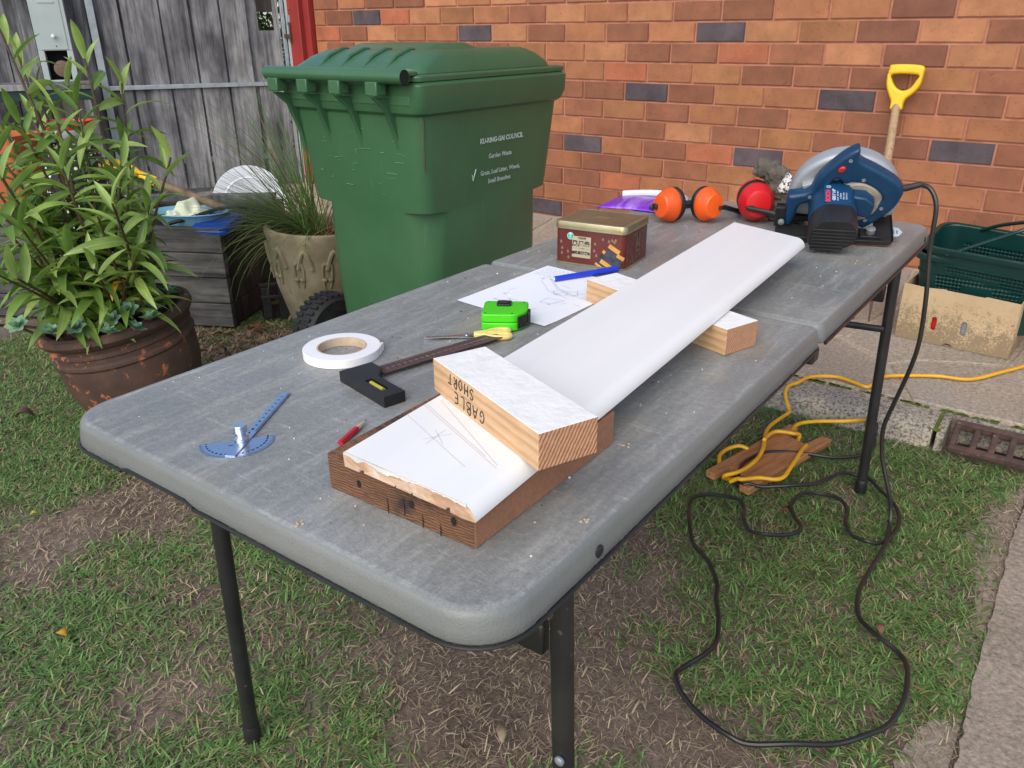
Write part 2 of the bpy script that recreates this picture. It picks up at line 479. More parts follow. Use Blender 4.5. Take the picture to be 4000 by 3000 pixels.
def leaf_mat(name, a, b2, rough=0.38, trans=0.25, rib=False):
    m, t, b = nodes(name)
    oi = N(t, 'ShaderNodeObjectInfo')
    v = coords(t)
    n1 = noise(t, v, 22, 3, 0.5)
    c0 = ramp(t, oi.outputs['Random'], [(0.0, a), (0.6, b2), (1.0, mul(b2, 1.25))])
    g = ramp(t, n1, [(0.3, (0.78, 0.80, 0.78)), (0.7, (1.12, 1.12, 1.0))])
    c = mix(t, 1.0, c0, g, 'MULTIPLY')
    if rib:                                   # pale midrib and fine parallel veins
        sp = N(t, 'ShaderNodeSeparateXYZ')
        t.links.new(v, sp.inputs[0])
        ab = N(t, 'ShaderNodeMath', operation='ABSOLUTE')
        t.links.new(sp.outputs['Y'], ab.inputs[0])
        f = ramp(t, ab.outputs[0], [(0.0006, (.55, .55, .55)), (0.0016, (0, 0, 0))])
        c = mix(t, f, c, (.42, .50, .20))
        vn = noise(t, coords(t, (14, 420, 14)), 1.0, 2, .5)
        c = mix(t, 1.0, c, ramp(t, vn, [(.35, (.86, .88, .86)), (.65, (1.08, 1.08, 1.05))]), 'MULTIPLY')
    t.links.new(c, b.inputs['Base Color'])
    b.inputs['Roughness'].default_value = rough
    tr = N(t, 'ShaderNodeBsdfTranslucent')
    t.links.new(c, tr.inputs['Color'])
    ms = N(t, 'ShaderNodeMixShader')
    ms.inputs[0].default_value = trans
    out = t.nodes['Material Output']
    t.links.new(b.outputs[0], ms.inputs[1])
    t.links.new(tr.outputs[0], ms.inputs[2])
    t.links.new(ms.outputs[0], out.inputs['Surface'])
    return m


MAT['leaf'] = leaf_mat('orchid_leaf', (0.165, 0.285, 0.058), (0.285, 0.410, 0.100), .44, .32, True)
MAT['leaf_yellow'] = leaf_mat('old_yellow_leaf', (0.42, 0.26, 0.03), (0.42, 0.22, 0.03))
MAT['succulent'] = leaf_mat('succulent_leaf', (0.150, 0.270, 0.180), (0.190, 0.330, 0.215), 0.6, 0.1)
MAT['hedge'] = leaf_mat('hedge_leaf', (0.05, 0.10, 0.016), (0.09, 0.16, 0.025), 0.4)


def attr_mat(name, rough=0.6, trans=0.2):
    m, t, b = nodes(name)
    a = N(t, 'ShaderNodeAttribute')
    a.attribute_name = 'tint'
    t.links.new(a.outputs['Color'], b.inputs['Base Color'])
    b.inputs['Roughness'].default_value = rough
    b.inputs['Specular IOR Level'].default_value = 0.3
    if trans:
        tr = N(t, 'ShaderNodeBsdfTranslucent')
        t.links.new(a.outputs['Color'], tr.inputs['Color'])
        ms = N(t, 'ShaderNodeMixShader')
        ms.inputs[0].default_value = trans
        t.links.new(b.outputs[0], ms.inputs[1])
        t.links.new(tr.outputs[0], ms.inputs[2])
        t.links.new(ms.outputs[0], t.nodes['Material Output'].inputs['Surface'])
    return m


MAT['grass'] = attr_mat('grass_blades')
MAT['litter'] = attr_mat('dry_litter', 0.85, 0.0)


def tin_mat():
    m, t, b = nodes('red_printed_tin')
    v = coords(t)
    n1 = noise(t, v, 11, 4, 0.6)
    c = ramp(t, n1, [(0.3, (0.062, 0.010, 0.008)), (0.72, (0.135, 0.022, 0.017))])
    # swirling gilt cloud lines
    nd = noise(t, v, 26, 2, 0.4, 0.8)
    wv = N(t, 'ShaderNodeTexWave', wave_type='BANDS', bands_direction='Z')
    wv.inputs['Scale'].default_value = 32
    wv.inputs['Distortion'].default_value = 9
    wv.inputs['Detail'].default_value = 1
    wv.inputs['Detail Scale'].default_value = 1.4
    t.links.new(v, wv.inputs['Vector'])
    f = ramp(t, wv.outputs['Fac'], [(0.47, (0, 0, 0)), (0.5, (0.62, 0.62, 0.62)), (0.53, (0, 0, 0))])
    c = mix(t, f, c, (0.36, 0.17, 0.10))
    t.links.new(c, b.inputs['Base Color'])
    b.inputs['Roughness'].default_value = 0.33
    return m


MAT['tin'] = tin_mat()


def carton_mat():
    m, t, b = nodes('dirty_carton')
    v = coords(t)
    c = ramp(t, noise(t, v, 7, 4, .6), [(.3, (.42, .305, .175)), (.7, (.54, .405, .245))])
    sp = N(t, 'ShaderNodeSeparateXYZ')
    t.links.new(v, sp.inputs[0])
    # mud splashed up from the ground: thick at the foot, thinning out upwards
    n1 = noise(t, v, 150, 4, .75)
    n2 = noise(t, v, 24, 4, .6)
    ad = N(t, 'ShaderNodeMath', operation='MULTIPLY_ADD')
    t.links.new(sp.outputs['Z'], ad.inputs[0])
    ad.inputs[1].default_value = -2.0
    t.links.new(n1, ad.inputs[2])
    a2 = N(t, 'ShaderNodeMath', operation='MULTIPLY_ADD')
    t.links.new(n2, a2.inputs[0])
    a2.inputs[1].default_value = .5
    t.links.new(ad.outputs[0], a2.inputs[2])
    f = ramp(t, a2.outputs[0], [(.50, (0, 0, 0)), (.66, (.85, .85, .85))])
    c = mix(t, f, c, (.21, .155, .095))
    t.links.new(c, b.inputs['Base Color'])
    b.inputs['Roughness'].default_value = .9
    bump(t, b, n1, .35, .002)
    return m


MAT['carton'] = carton_mat()
MAT['dotted'] = None


def dotted():
    m, t, b = nodes('white_spotted_black_glaze')
    v = coords(t, kind='Object')
    vo = N(t, 'ShaderNodeTexVoronoi')
    vo.inputs['Scale'].default_value = 42
    vo.inputs['Randomness'].default_value = 0.15
    t.links.new(v, vo.inputs['Vector'])
    c = ramp(t, vo.outputs['Distance'], [(0.30, (0.7, 0.7, 0.7)), (0.34, (0.012, 0.012, 0.014))])
    t.links.new(c, b.inputs['Base Color'])
    return m


MAT['dotted'] = dotted()


# ------------------------------------------------------------------ mesh helpers
class MB:
    def __init__(s):
        s.v, s.f, s.m = [], [], []

    def add(s, verts, faces, mi=0, X=None):
        o = len(s.v)
        if X is not None:
            verts = [X @ Vector(p) for p in verts]
        s.v += [tuple(p) for p in verts]
        s.f += [tuple(i + o for i in f) for f in faces]
        s.m += list(mi) if isinstance(mi, (list, tuple)) else [mi] * len(faces)
        return s

    def box(s, a, b, mi=0, X=None):
        (x0, y0, z0), (x1, y1, z1) = a, b
        v = [(x0, y0, z0), (x1, y0, z0), (x1, y1, z0), (x0, y1, z0), (x0, y0, z1), (x1, y0, z1), (x1, y1, z1), (x0, y1, z1)]
        f = [(3, 2, 1, 0), (4, 5, 6, 7), (0, 1, 5, 4), (2, 3, 7, 6), (3, 0, 4, 7), (1, 2, 6, 5)]   # -z +z -y +y -x +x
        return s.add(v, f, mi, X)

    def prism(s, poly, z0, z1, mi=0, X=None, top=None):
        n = len(poly)
        top = top or poly
        v = [(x, y, z0) for x, y in poly] + [(x, y, z1) for x, y in top]
        f = [tuple(range(n - 1, -1, -1)), tuple(range(n, 2 * n))] + [(i, (i + 1) % n, n + (i + 1) % n, n + i) for i in range(n)]
        return s.add(v, f, mi, X)

    def loft(s, rings, mi=0, caps=(True, True), X=None, closed=True):
        n = len(rings[0])
        v = [p for r in rings for p in r]
        f = []
        for k in range(len(rings) - 1):
            for i in range(n if closed else n - 1):
                j = (i + 1) % n
                f.append((k * n + i, k * n + j, (k + 1) * n + j, (k + 1) * n + i))
        if caps[0]:
            f.append(tuple(range(n - 1, -1, -1)))
        if caps[1]:
            f.append(tuple((len(rings) - 1) * n + i for i in range(n)))
        return s.add(v, f, mi, X)

    def lathe(s, prof, n=32, mi=0, X=None, caps=(True, True)):
        return s.loft([[(r * math.cos(2 * PI * i / n), r * math.sin(2 * PI * i / n), z) for i in range(n)] for r, z in prof], mi, caps, X)

    def tube(s, pts, r, n=10, mi=0, X=None, closed=False, caps=True, sx=1.0):
        pts = [Vector(p) for p in pts]
        k = len(pts)
        rr = r if isinstance(r, (list, tuple)) else [r] * k
        tan = []
        for i in range(k):
            a = pts[(i - 1) % k] if (closed or i) else pts[0]
            b = pts[(i + 1) % k] if (closed or i < k - 1) else pts[-1]
            d = b - a
            tan.append(d.normalized() if d.length > 1e-9 else Vector((0, 0, 1)))
        up = Vector((0, 0, 1)) if abs(tan[0].z) < 0.9 else Vector((1, 0, 0))
        nrm = (up - tan[0] * up.dot(tan[0])).normalized()
        rings = []
        for i in range(k):
            if i:
                nrm = (nrm - tan[i] * nrm.dot(tan[i]))
                nrm = nrm.normalized() if nrm.length > 1e-6 else tan[i].orthogonal().normalized()
            bn = tan[i].cross(nrm)
            rings.append([tuple(pts[i] + (nrm * math.cos(2 * PI * j / n) * sx + bn * math.sin(2 * PI * j / n)) * rr[i]) for j in range(n)])
        if closed:
            rings.append(rings[0])
            return s.loft(rings, mi, (False, False), X)
        return s.loft(rings, mi, (caps, caps), X)

    def ball(s, c, r, n=16, mi=0, X=None):
        rx, ry, rz = r if isinstance(r, (list, tuple)) else (r, r, r)
        m = n // 2
        rings = []
        for k in range(1, m):
            a = -PI / 2 + PI * k / m
            rings.append([(c[0] + rx * math.cos(a) * math.cos(2 * PI * i / n), c[1] + ry * math.cos(a) * math.sin(2 * PI * i / n), c[2] + rz * math.sin(a)) for i in range(n)])
        return s.loft(rings, mi, (True, True), X)

    def mesh(s, name, mats, smooth=35):
        me = bpy.data.meshes.new(name)
        me.from_pydata(s.v, [], s.f)
        for m in (mats if isinstance(mats, (list, tuple)) else [mats]):
            me.materials.append(m)
        me.polygons.foreach_set('material_index', s.m)
        if smooth:
            me.polygons.foreach_set('use_smooth', [True] * len(s.f))
            me.update()
            try:
                me.set_sharp_from_angle(angle=R(smooth))
            except Exception:
                pass
        me.validate()
        return me

    def build(s, name, mats, parent=None, smooth=35, bevel=0, seg=2, loc=None):
        return link(name, s.mesh(name, mats, smooth), parent, bevel, seg, loc)


def link(name, me, parent=None, bevel=0, seg=2, loc=None):
    o = bpy.data.objects.new(name, me)
    COL.objects.link(o)
    if parent is not None:
        o.parent = parent
    if loc is not None:
        o.location = loc
    if bevel:
        b = o.modifiers.new('bevel', 'BEVEL')
        b.width = bevel
        b.segments = seg
        b.limit_method = 'ANGLE'
        b.angle_limit = R(40)
    return o


def tag(o, label, cat, group=None):
    o['label'] = label
    o['category'] = cat
    if group:
        o['group'] = group
    return o


def thing(name, label, cat, loc=(0, 0, 0), rz=0.0, group=None, rot=None):
    o = bpy.data.objects.new(name, None)
    COL.objects.link(o)
    o.empty_display_size = 0.05
    o.location = loc
    o.rotation_euler = rot if rot is not None else (0, 0, rz)
    return tag(o, label, cat, group)


def kind(o, k):
    o['kind'] = k
    return o


def rrect(hx, hy, r, n=6, k=1.0):
    """rounded rectangle outline, counter-clockwise; k<1 flattens the corner to a chamfer"""
    out = []
    for cx, cy, a0 in ((hx - r, hy - r, 0), (-hx + r, hy - r, 90), (-hx + r, -hy + r, 180), (hx - r, -hy + r, 270)):
        A = Vector((cx + r * math.cos(R(a0)), cy + r * math.sin(R(a0))))
        B = Vector((cx + r * math.cos(R(a0 + 90)), cy + r * math.sin(R(a0 + 90))))
        for i in range(n + 1):
            a = R(a0 + 90 * i / n)
            p = Vector((cx + r * math.cos(a), cy + r * math.sin(a)))
            q = A.lerp(B, i / n)
            out.append(tuple(q.lerp(p, k)))
    return out


def spline(pts, per=6):
    """Catmull-Rom through the points"""
    P = [Vector(p) for p in pts]
    P = [P[0] * 2 - P[1]] + P + [P[-1] * 2 - P[-2]]
    out = []
    for i in range(1, len(P) - 2):
        for j in range(per):
            t = j / per
            a, b, c, d = P[i - 1], P[i], P[i + 1], P[i + 2]
            out.append(0.5 * ((2 * b) + (c - a) * t + (2 * a - 5 * b + 4 * c - d) * t * t + (3 * b - a - 3 * c + d) * t ** 3))
    out.append(P[-2])
    return out


def text_mesh(body, size, M4, mb, mi=0, bold=0.0, align='CENTER', shear=0.0, depth=0.00015):
    """adds the letters of a text to a mesh builder, lying in the XY plane of M4"""
    cu = bpy.data.curves.new('letters', 'FONT')
    cu.body = body
    cu.size = size
    cu.align_x = align
    cu.align_y = 'CENTER'
    cu.offset = bold
    cu.shear = shear
    cu.extrude = depth
    cu.resolution_u = 3
    o = bpy.data.objects.new('letters', cu)
    me = bpy.data.meshes.new_from_object(o)
    mb.add([v.co[:] for v in me.vertices], [tuple(p.vertices) for p in me.polygons], mi, M4)
    bpy.data.objects.remove(o)
    bpy.data.meshes.remove(me)
    bpy.data.curves.remove(cu)
    return mb


def frame(o, x, y):
    """4x4 with origin o, x axis x, y axis ~y"""
    x = Vector(x).normalized()
    z = x.cross(Vector(y)).normalized()
    y = z.cross(x)
    m = Matrix((x, y, z)).transposed().to_4x4()
    m.translation = Vector(o)
    return m


# table frame: x across (0 left .. 0.714 right), y along (0 near .. 1.8 far), z = 0 on the top
TH = 0.004875
T0 = Vector((-1.03251, 0.38911, 0.70))


def tw(x, y, z=0.0):
    return T0 + Vector((x * math.cos(TH) - y * math.sin(TH), x * math.sin(TH) + y * math.cos(TH), z))


# ------------------------------------------------------------------ ground, kerb, path, drain
kind(MB().box((-30, -30, -0.3), (30, 2.47, -0.004)).build('lawn', MAT['soil'], smooth=0), 'structure')
WY = 4.0264                      # face of the brick wall


def pz(y):                       # the path rises gently from the kerb to the house
    return 0.072 + (y - 2.56) / (WY - 2.56) * 0.042


path = MB()
path.add([(-12, 2.558, pz(2.558) - .004), (6, 2.558, pz(2.558) - .004), (6, WY + .1, pz(WY + .1) - .004), (-12, WY + .1, pz(WY + .1) - .004),
          (-12, 2.558, -.3), (6, 2.558, -.3), (6, WY + .1, -.3), (-12, WY + .1, -.3)],
         [(0, 1, 2, 3), (4, 5, 1, 0), (7, 6, 5, 4), (3, 2, 6, 7), (0, 3, 7, 4), (1, 5, 6, 2)])
path = path.build('path', MAT['joint'], smooth=0)
kind(path, 'structure')


def slab(poly, dz=0.0):
    """one paving stone with slightly uneven edges"""
    c = Vector((sum(p[0] for p in poly) / len(poly), sum(p[1] for p in poly) / len(poly)))
    out = []
    n = len(poly)
    for i in range(n):
        a, b = Vector(poly[i]), Vector(poly[(i + 1) % n])
        k = max(2, int((b - a).length / 0.08))
        for j in range(k):
            p = a.lerp(b, j / k)
            p = p + (c - p).normalized() * random.uniform(0.009, 0.019)
            out.append(p)
    v = [(p.x, p.y, pz(p.y) - .03) for p in out] + [(p.x, p.y, pz(p.y) + dz) for p in out]
    m = len(out)
    f = [tuple(range(m, 2 * m))] + [(i, (i + 1) % m, m + (i + 1) % m, m + i) for i in range(m)]
    MB().add(v, f).build('flagstone', MAT['flag'], path, 0, 0.004, 1)


V1, V2, V3, V4 = (-.353, 2.566), (-.477, 2.816), (-.671, 2.985), (-.142, 3.02)
slab([(-.95, 2.566), V1, V2, V3, (-1.02, 3.02)])
slab([V1, (.30, 2.566), (.34, 3.0), V4, (-.399, 2.905), V2], .002)
slab([V2, (-.399, 2.905), V4, (-.10, 3.45), (-.58, 3.46), V3])
slab([(-1.02, 3.02), V3, (-.58, 3.46), (-.64, 4.0), (-1.25, 4.0), (-1.3, 3.4)], .003)
slab([(-.58, 3.46), (-.10, 3.45), (-.06, 4.0), (-.64, 4.0)])
slab([V4, (.34, 3.0), (.40, 3.5), (.36, 4.0), (-.06, 4.0), (-.10, 3.45)], .002)
slab([(.30, 2.566), (1.0, 2.566), (1.05, 3.2), (.40, 3.5), (.34, 3.0)])
slab([(.40, 3.5), (1.05, 3.2), (1.2, 4.0), (.36, 4.0)])
slab([(-1.7, 2.566), (-.95, 2.566), (-1.02, 3.02), (-1.3, 3.4), (-1.8, 3.2)], .002)
slab([(-1.8, 3.2), (-1.3, 3.4), (-1.25, 4.0), (-2.0, 4.0)])
xx = -1.75
while xx > -5.2:
    wd = random.uniform(.5, .75)
    ym = random.uniform(3.1, 3.4)
    slab([(xx - wd, 2.566), (xx, 2.566), (xx - .05, ym), (xx - wd - .03, ym + .1)])
    slab([(xx - wd - .03, ym + .1), (xx - .05, ym), (xx - .2, 4.0), (xx - wd - .2, 4.0)], .002)
    xx -= wd

kerb = bpy.data.objects.new('kerb', None)
COL.objects.link(kerb)
kind(kerb, 'structure')
ks = [-6.0, -4.9, -3.8, -2.75, -1.75, -1.0, -.245, -.212, .45, 1.2, 2.1, 3.0]
for a, b in zip(ks, ks[1:]):
    y0k = 2.512 if a == -.212 else 2.41
    k = MB()
    n = max(3, int((b - a) / .07))
    rings = []
    for i in range(n + 1):
        x = a + .006 + (b - a - .012) * i / n
        j = lambda s: random.uniform(-s, s)
        rings.append([(x, 2.545, -.12), (x, y0k - .002 + j(.006), -.12), (x, y0k + .002 + j(.006), .045 + j(.004)), (x, min(y0k + .022, 2.525) + j(.006), .064 + j(.004)), (x, max(2.485, y0k + .018) + j(.005), .070 + j(.003)), (x, 2.546 + j(.006), .070 + j(.002))])
    k.loft(rings)
    k.build('kerb_stone', MAT['kerb'], kerb, 60)
ms = MB()
for i in range(260):
    if i < 190:
        x = random.uniform(-1.1, -.2) if i < 140 else random.uniform(-.2, .3)
        p = Vector((x, 2.556 + random.gauss(0, .004), .069))
    else:
        q = random.random()
        p = Vector((-.245 + random.gauss(0, .005), 2.42 + .14 * q, .060 + .008 * q))
    ms.ball(p, (random.uniform(.005, .011), random.uniform(.004, .008), .005), 6)
kind(tag(ms.build('moss', MAT['moss'], None), 'bright green moss growing in the joint behind the kerb', 'moss'), 'stuff')
ce = [(.014 + .006 * math.sin(9 * y) * math.sin(3.1 * y + 1) + random.uniform(-.003, .003), y) for y in [2.40 - .02 * i for i in range(160)]]
kind(MB().prism(ce + [(.03, -6), (6, -6), (6, 2.40)], -.1, .009).build('concrete_path', MAT['concrete'], smooth=0), 'structure')

vg = []
for i in range(150):
    y = 2.38 - .018 * i
    vg.append((-.045 - .035 * math.sin(5.3 * y) * math.sin(2.1 * y + .6) - .02 * math.sin(17 * y) + random.uniform(-.008, .008), y))
kind(MB().prism(vg + [(.012, -.3), (.012, 2.38)], -.05, -.0015).build('dirt_verge', MAT['concrete'], smooth=0), 'structure')
gr = thing('drain_grate', 'rusty iron drain grate with slots set against the kerb', 'drain grate', (-.20, 2.372, .024), 0.02)
GM = Matrix.Rotation(R(13), 4, 'X')
fr = MB()
fr.box((0, 0, 0), (.62, .020, .02), 0, GM).box((0, .114, 0), (.62, .136, .024), 0, GM).box((0, .020, 0), (.016, .114, .02), 0, GM)
fr.build('grate_frame', MAT['rust'], gr, 35, .004)
for i in range(13):
    x = .052 + i * .046
    MB().box((x, .0205, .001), (x + .017, .1135, .019), 0, GM).build('grate_bar', MAT['rust'], gr, 35, .004)
MB().box((.017, .021, -.06), (.6, .113, -.045), 0, GM).build('grate_pit', MAT['compost'], gr, 0)

# ------------------------------------------------------------------ brick wall
BW, BH = 0.25608, 0.096237
ZT = 1.26958                       # top of course 0
wall = thing('brick_wall', 'orange and brown brick house wall with scattered dark bricks', 'brick wall', (0, WY, 0))
MB().box((-4.64, .008, 0.02), (2.2, .20, 3.2)).build('mortar', MAT['mortar'], wall, 0)
ROWS = {
    -2: 'obolybobolbyoolbobyob', -1: 'bobblolbobopobybobolb',
    0: 'obdrlyoblolbbooplyobo', 1: 'rbloodlbobodlyplbobob', 2: 'oblborbyolbbrblplobob',
    3: 'bloobobyoroybbbybobol', 4: 'oblobboybbdbyodbbobyb', 5: 'oboblobobybobobooblbo',
    6: 'oblobybbobblbybpdbobo', 7: 'boboblobdobrdobobbobo', 8: 'oblobobyobobyobooblob',
    9: 'obobloobbrooloyobobob', 10: 'boobboobobblobopobobo', 11: 'obobobodbobobobobobob'}
X0 = -2.47423
bmesh_cache = {}


def brick_mesh(c, l, r):
    key = (c, round(l, 3), round(r, 3))
    if key not in bmesh_cache:
        me = MB().box((l, -.001, -BH / 2 + .0052), (r, .05, BH / 2 - .0052)).mesh('brick', MAT['brick_' + c], 0)
        bm = bmesh.new()
        bm.from_mesh(me)
        e = [x for x in bm.edges if all(v.co.y < .01 for v in x.verts)]
        bmesh.ops.bevel(bm, geom=e, offset=.0035, segments=2, affect='EDGES')
        bm.to_mesh(me)
        bm.free()
        me.polygons.foreach_set('use_smooth', [True] * len(me.polygons))
        me.set_sharp_from_angle(angle=R(50))
        bmesh_cache[key] = me
    return bmesh_cache[key]


for r, s in ROWS.items():
    off = .5 if r % 2 else 0
    for i, c in enumerate(s):
        x0 = X0 + (i - 9 + off) * BW
        l, rt = .0052, BW - .0052
        if x0 + rt < -4.62:
            continue
        if x0 + l < -4.635:
            l = -4.635 - x0
        o = link('brick', brick_mesh(c, l, rt), wall)
        o.location = (x0, random.uniform(-.0012, .0012), ZT - BH * (r + .5))
        o.rotation_euler = (random.uniform(-.006, .006), random.uniform(-.003, .003), random.uniform(-.004, .004))
ub = MB()
for r in range(-20, -2):
    for i in range(27):
        x0 = X0 + (i - 9 + (.5 if r % 2 else 0)) * BW
        if x0 > -4.5:
            ub.box((x0 + .005, -.001, ZT - BH * (r + 1) + .005), (x0 + BW - .005, .05, ZT - BH * r - .005), random.choice([0, 0, 1, 1, 2, 3, 4]))
kind(ub.build('upper_bricks', [MAT['brick_' + c] for c in 'obpld'], wall, 0), 'stuff')

# ------------------------------------------------------------------ gate, fence, post
post = thing('gate_post', 'dark red painted steel post at the end of the brick wall', 'post', (-4.78, 4.0, 0))
MB().box((-.075, -.05, .05), (.075, .05, 2.2)).build('post_tube', MAT['red_post'], post, 35, .004)
MB().box((.0752, -.012, .05), (.135, .048, 2.2)).build('post_flange', MAT['red_post'], post, 35, .002)
for z in (.62, 1.285):
    MB().lathe([(.009, 0), (.009, .004), (.005, .007)], 12, 0, frame((-.02, -.05, z), (1, 0, 0), (0, 0, 1))).build('bolt', MAT['red_post'], post)
FD = Vector((-.5045, -.8634, 0))            # along the fence towards the camera
FN = Vector((.8634, -.5045, 0))             # out of its face
FO = Vector((-4.75, 4.1, 0))
FX = frame((0, 0, 0), -FD, -FN)           # local: -x along the fence, y into it, z up


def fence_thing(name, label, cat):
    o = thing(name, label, cat, FO)
    o.rotation_euler = FX.to_euler()
    return o


def plank(parent, s0, s1, z0, z1, off, name='paling', mat=None, tk=.016):
    n = 7
    ls, rs = [], []
    for i in range(n + 1):
        z = z0 + (z1 - z0) * i / n
        ls.append((s0 + random.uniform(-.002, .002), z))
        rs.append((s1 + random.uniform(-.002, .002), z))
    poly = ls + rs[::-1]
    v = [(x, -off, z) for x, z in poly] + [(x, -off + tk, z) for x, z in poly]
    m = len(poly)
    f = [tuple(range(m)), tuple(range(2 * m - 1, m - 1, -1))] + [(i, m + i, m + (i + 1) % m, (i + 1) % m) for i in range(m)]
    b = MB().add(v, f)
    me = b.mesh(name, mat or MAT['paling'], 0)
    bm = bmesh.new()
    bm.from_mesh(me)
    bmesh.ops.recalc_face_normals(bm, faces=bm.faces)
    bm.to_mesh(me)
    bm.free()
    return link(name, me, parent, .002, 1)


gate = fence_thing('timber_gate', 'grey weathered paling gate on a steel frame with a hand hole', 'gate')
GP = [(1.335, 1.222, .012), (1.208, .985, .004), (.972, .80, .012), (.785, .612, .003), (.600, .437, .012)]
for a, b, o in GP:
    plank(gate, b, a, .13, 1.82, o)
for a in (.43, .605, .792, .978, 1.215, 1.345):
    plank(gate, a - .05, a + .05, .10, 1.82, -.018)
hb = MB()
for a, b, z0, z1 in ((.225, .263, .13, 1.82), (.368, .41, .13, 1.82), (.263, .368, .13, 1.15), (.263, .368, 1.265, 1.82)):
    hb.box((a, -.006, z0), (b, .010, z1))
hb.build('holed_paling', MAT['paling'], gate, 0)
ap = MB().box((.263, -.0075, 1.266), (.368, -.0062, 1.82)).build('dark_patch', MAT['planter_dark'], gate, 0)
MB().box((1.36, -.022, .05), (1.405, .03, 1.9)).build('frame_upright', MAT['galv'], gate, 35, .003)
MB().box((.188, -.018, .05), (.212, .03, 1.9)).build('frame_upright', MAT['galv'], gate, 35, .003)
MB().box((.16, -.016, .05), (.180, .03, 1.9)).build('frame_upright', MAT['letterbox'], gate, 35, .003)
MB().box((.213, -.034, .797), (1.3595, -.0125, .824)).build('rail', MAT['galv'], gate, 35, .002)
MB().box((.213, .012, .30), (1.3595, .035, .34)).build('rail', MAT['galv'], gate, 35, .002)
la = thing('gate_latch', 'small rusty latch bolt between the gate frame and red post', 'latch', FO)
la.rotation_euler = FX.to_euler()
MB().box((.150, -.034, 1.10), (.205, -.0225, 1.125)).build('keeper', MAT['rust'], la, 35, .002)
MB().box((.152, -.030, 1.19), (.178, -.0165, 1.245)).build('bolt_plate', MAT['galv'], la, 35, .002)
MB().tube([(.165, -.037, 1.07), (.165, -.037, 1.20)], .006, 10).build('bolt_rod', MAT['rust'], la)
MB().box((.13, .002, .05), (.158, .03, 2.0)).build('gate_stop', MAT['paling'], None, 0)
gs = bpy.data.objects['gate_stop']
gs.rotation_euler = FX.to_euler()
gs.location = FO
tag(gs, 'narrow grey timber stop between the gate and the red post', 'timber')

fence = fence_thing('paling_fence', 'tall grey weathered paling fence left of the gate', 'fence')
s = 1.412
while s < 3.6:
    wd = random.uniform(.12, .175)
    plank(fence, s, s + wd - .006, .02, 1.85, random.choice([.0, .012]), mat=MAT['paling'])
    plank(fence, s - .04, s + .05, .02, 1.85, -.018)
    s += wd
MB().box((1.41, .0165, .30), (3.6, .06, .38)).build('fence_rail', MAT['paling'], fence, 0)

hg = thing('hedge', 'dense green hedge seen through the hole in the gate', 'hedge', FO + FD * .52 - FN * .85)
hm = MB()
for i in range(9500):
    p = Vector((max(-.5, min(.5, random.gauss(0, .34))), max(-.42, min(.42, random.gauss(0, .24))), 1.10 + random.gauss(0, .36)))
    q = Euler((random.uniform(0, 6), random.uniform(0, 6), random.uniform(0, 6))).to_matrix().to_4x4()
    q.translation = p
    l = random.uniform(.03, .055)
    hm.add([(0, 0, 0), (l * .5, l * .28, .002), (l, 0, 0), (l * .5, -l * .28, .002)], [(0, 1, 2, 3)], 0, q)
kind(hm.build('foliage', MAT['hedge'], hg, 0), 'stuff')
tk = MB()
for i in range(7):
    a = i * 2 * PI / 7
    tk.tube([(0, 0, 0), (.05 * math.cos(a), .05 * math.sin(a), .5), (.22 * math.cos(a), .16 * math.sin(a), 1.1), (.3 * math.cos(a), .2 * math.sin(a), 1.5)], [.02, .016, .01, .004], 7)
tk.build('stems', MAT['stem_pale'], hg)

lb = fence_thing('letterbox', 'sage green metal letterbox with white knob mounted on the fence', 'letterbox')
bx = MB()
s0, s1, z0, z1, d0, d1 = 1.52, 1.712, .855, 1.50, -.13, -.018
bx.box((s0, d0, 1.045), (s1, d1, z1)).box((s0, d0, z0), (s0 + .034, d1, 1.045)).box((s1 - .034, d0, z0), (s1, d1, 1.045)).box((s0 + .034, d0, z0), (s1 - .034, d1, z0 + .02)).box((s0 + .034, d1 - .012, z0 + .02), (s1 - .034, d1, 1.045), 1)
bx.build('box_body', [MAT['letterbox'], MAT['void']], lb, 35, .003)
MB().box((s0 + .022, d0 - .004, 1.05), (s1 - .022, d0 - .0005, z1 - .01)).build('door', MAT['letterbox'], lb, 35, .002)
MB().box((s0 + .05, d0 - .008, 1.312), (s1 - .05, d0 - .0045, 1.322)).build('slot_flap', MAT['letterbox'], lb, 35, .001)
MB().lathe([(.004, 0), (.005, .012), (.011, .016), (.012, .022), (.009, .029), (.003, .031)], 16, 0, frame((s0 + .09, d0 - .004, 1.127), (1, 0, 0), (0, 0, 1))).build('knob', MAT['white_plastic'], lb)
MB().lathe([(.004, 0), (.004, .001)], 10, 0, frame((s0 + .085, d0 - .0042, 1.07), (1, 0, 0), (0, 0, 1))).build('lock_hole', MAT['void'], lb)
nw = thing('rolled_paper', 'brown rolled paper lying inside the letterbox opening', 'rolled paper', FO)
nw.rotation_euler = FX.to_euler()
MB().lathe([(.02, 0), (.046, .002), (.048, .09), (.03, .095)], 20, 0, frame((1.60, -.032, .94), (1, 0, 0), (0, 0, 1))).build('paper_roll', simple('brown_paper', (.17, .115, .085), .9), nw)

bn = fence_thing('potting_bench', 'low grey plank bench standing in front of the fence', 'bench')
for k in range(3):
    MB().box((1.42, -.46 + k * .11, .835), (2.7, -.355 + k * .11, .868)).build('bench_board', MAT['paling'], bn, 0, .003)
MB().box((1.44, -.44, .775), (2.68, -.40, .834)).build('bench_rail', MAT['green_crate'], bn, 0, .003)
for a in (1.46, 2.62):
    for d in (-.44, -.20):
        MB().box((a, d, 0), (a + .04, d + .04, .774)).build('leg', MAT['paling'], bn, 0)



def mirror(o):
    for c in [o] + list(o.children):
        if c.type == 'MESH':
            c.data.transform(Matrix.Scale(-1, 4, (1, 0, 0)))
            c.data.flip_normals()


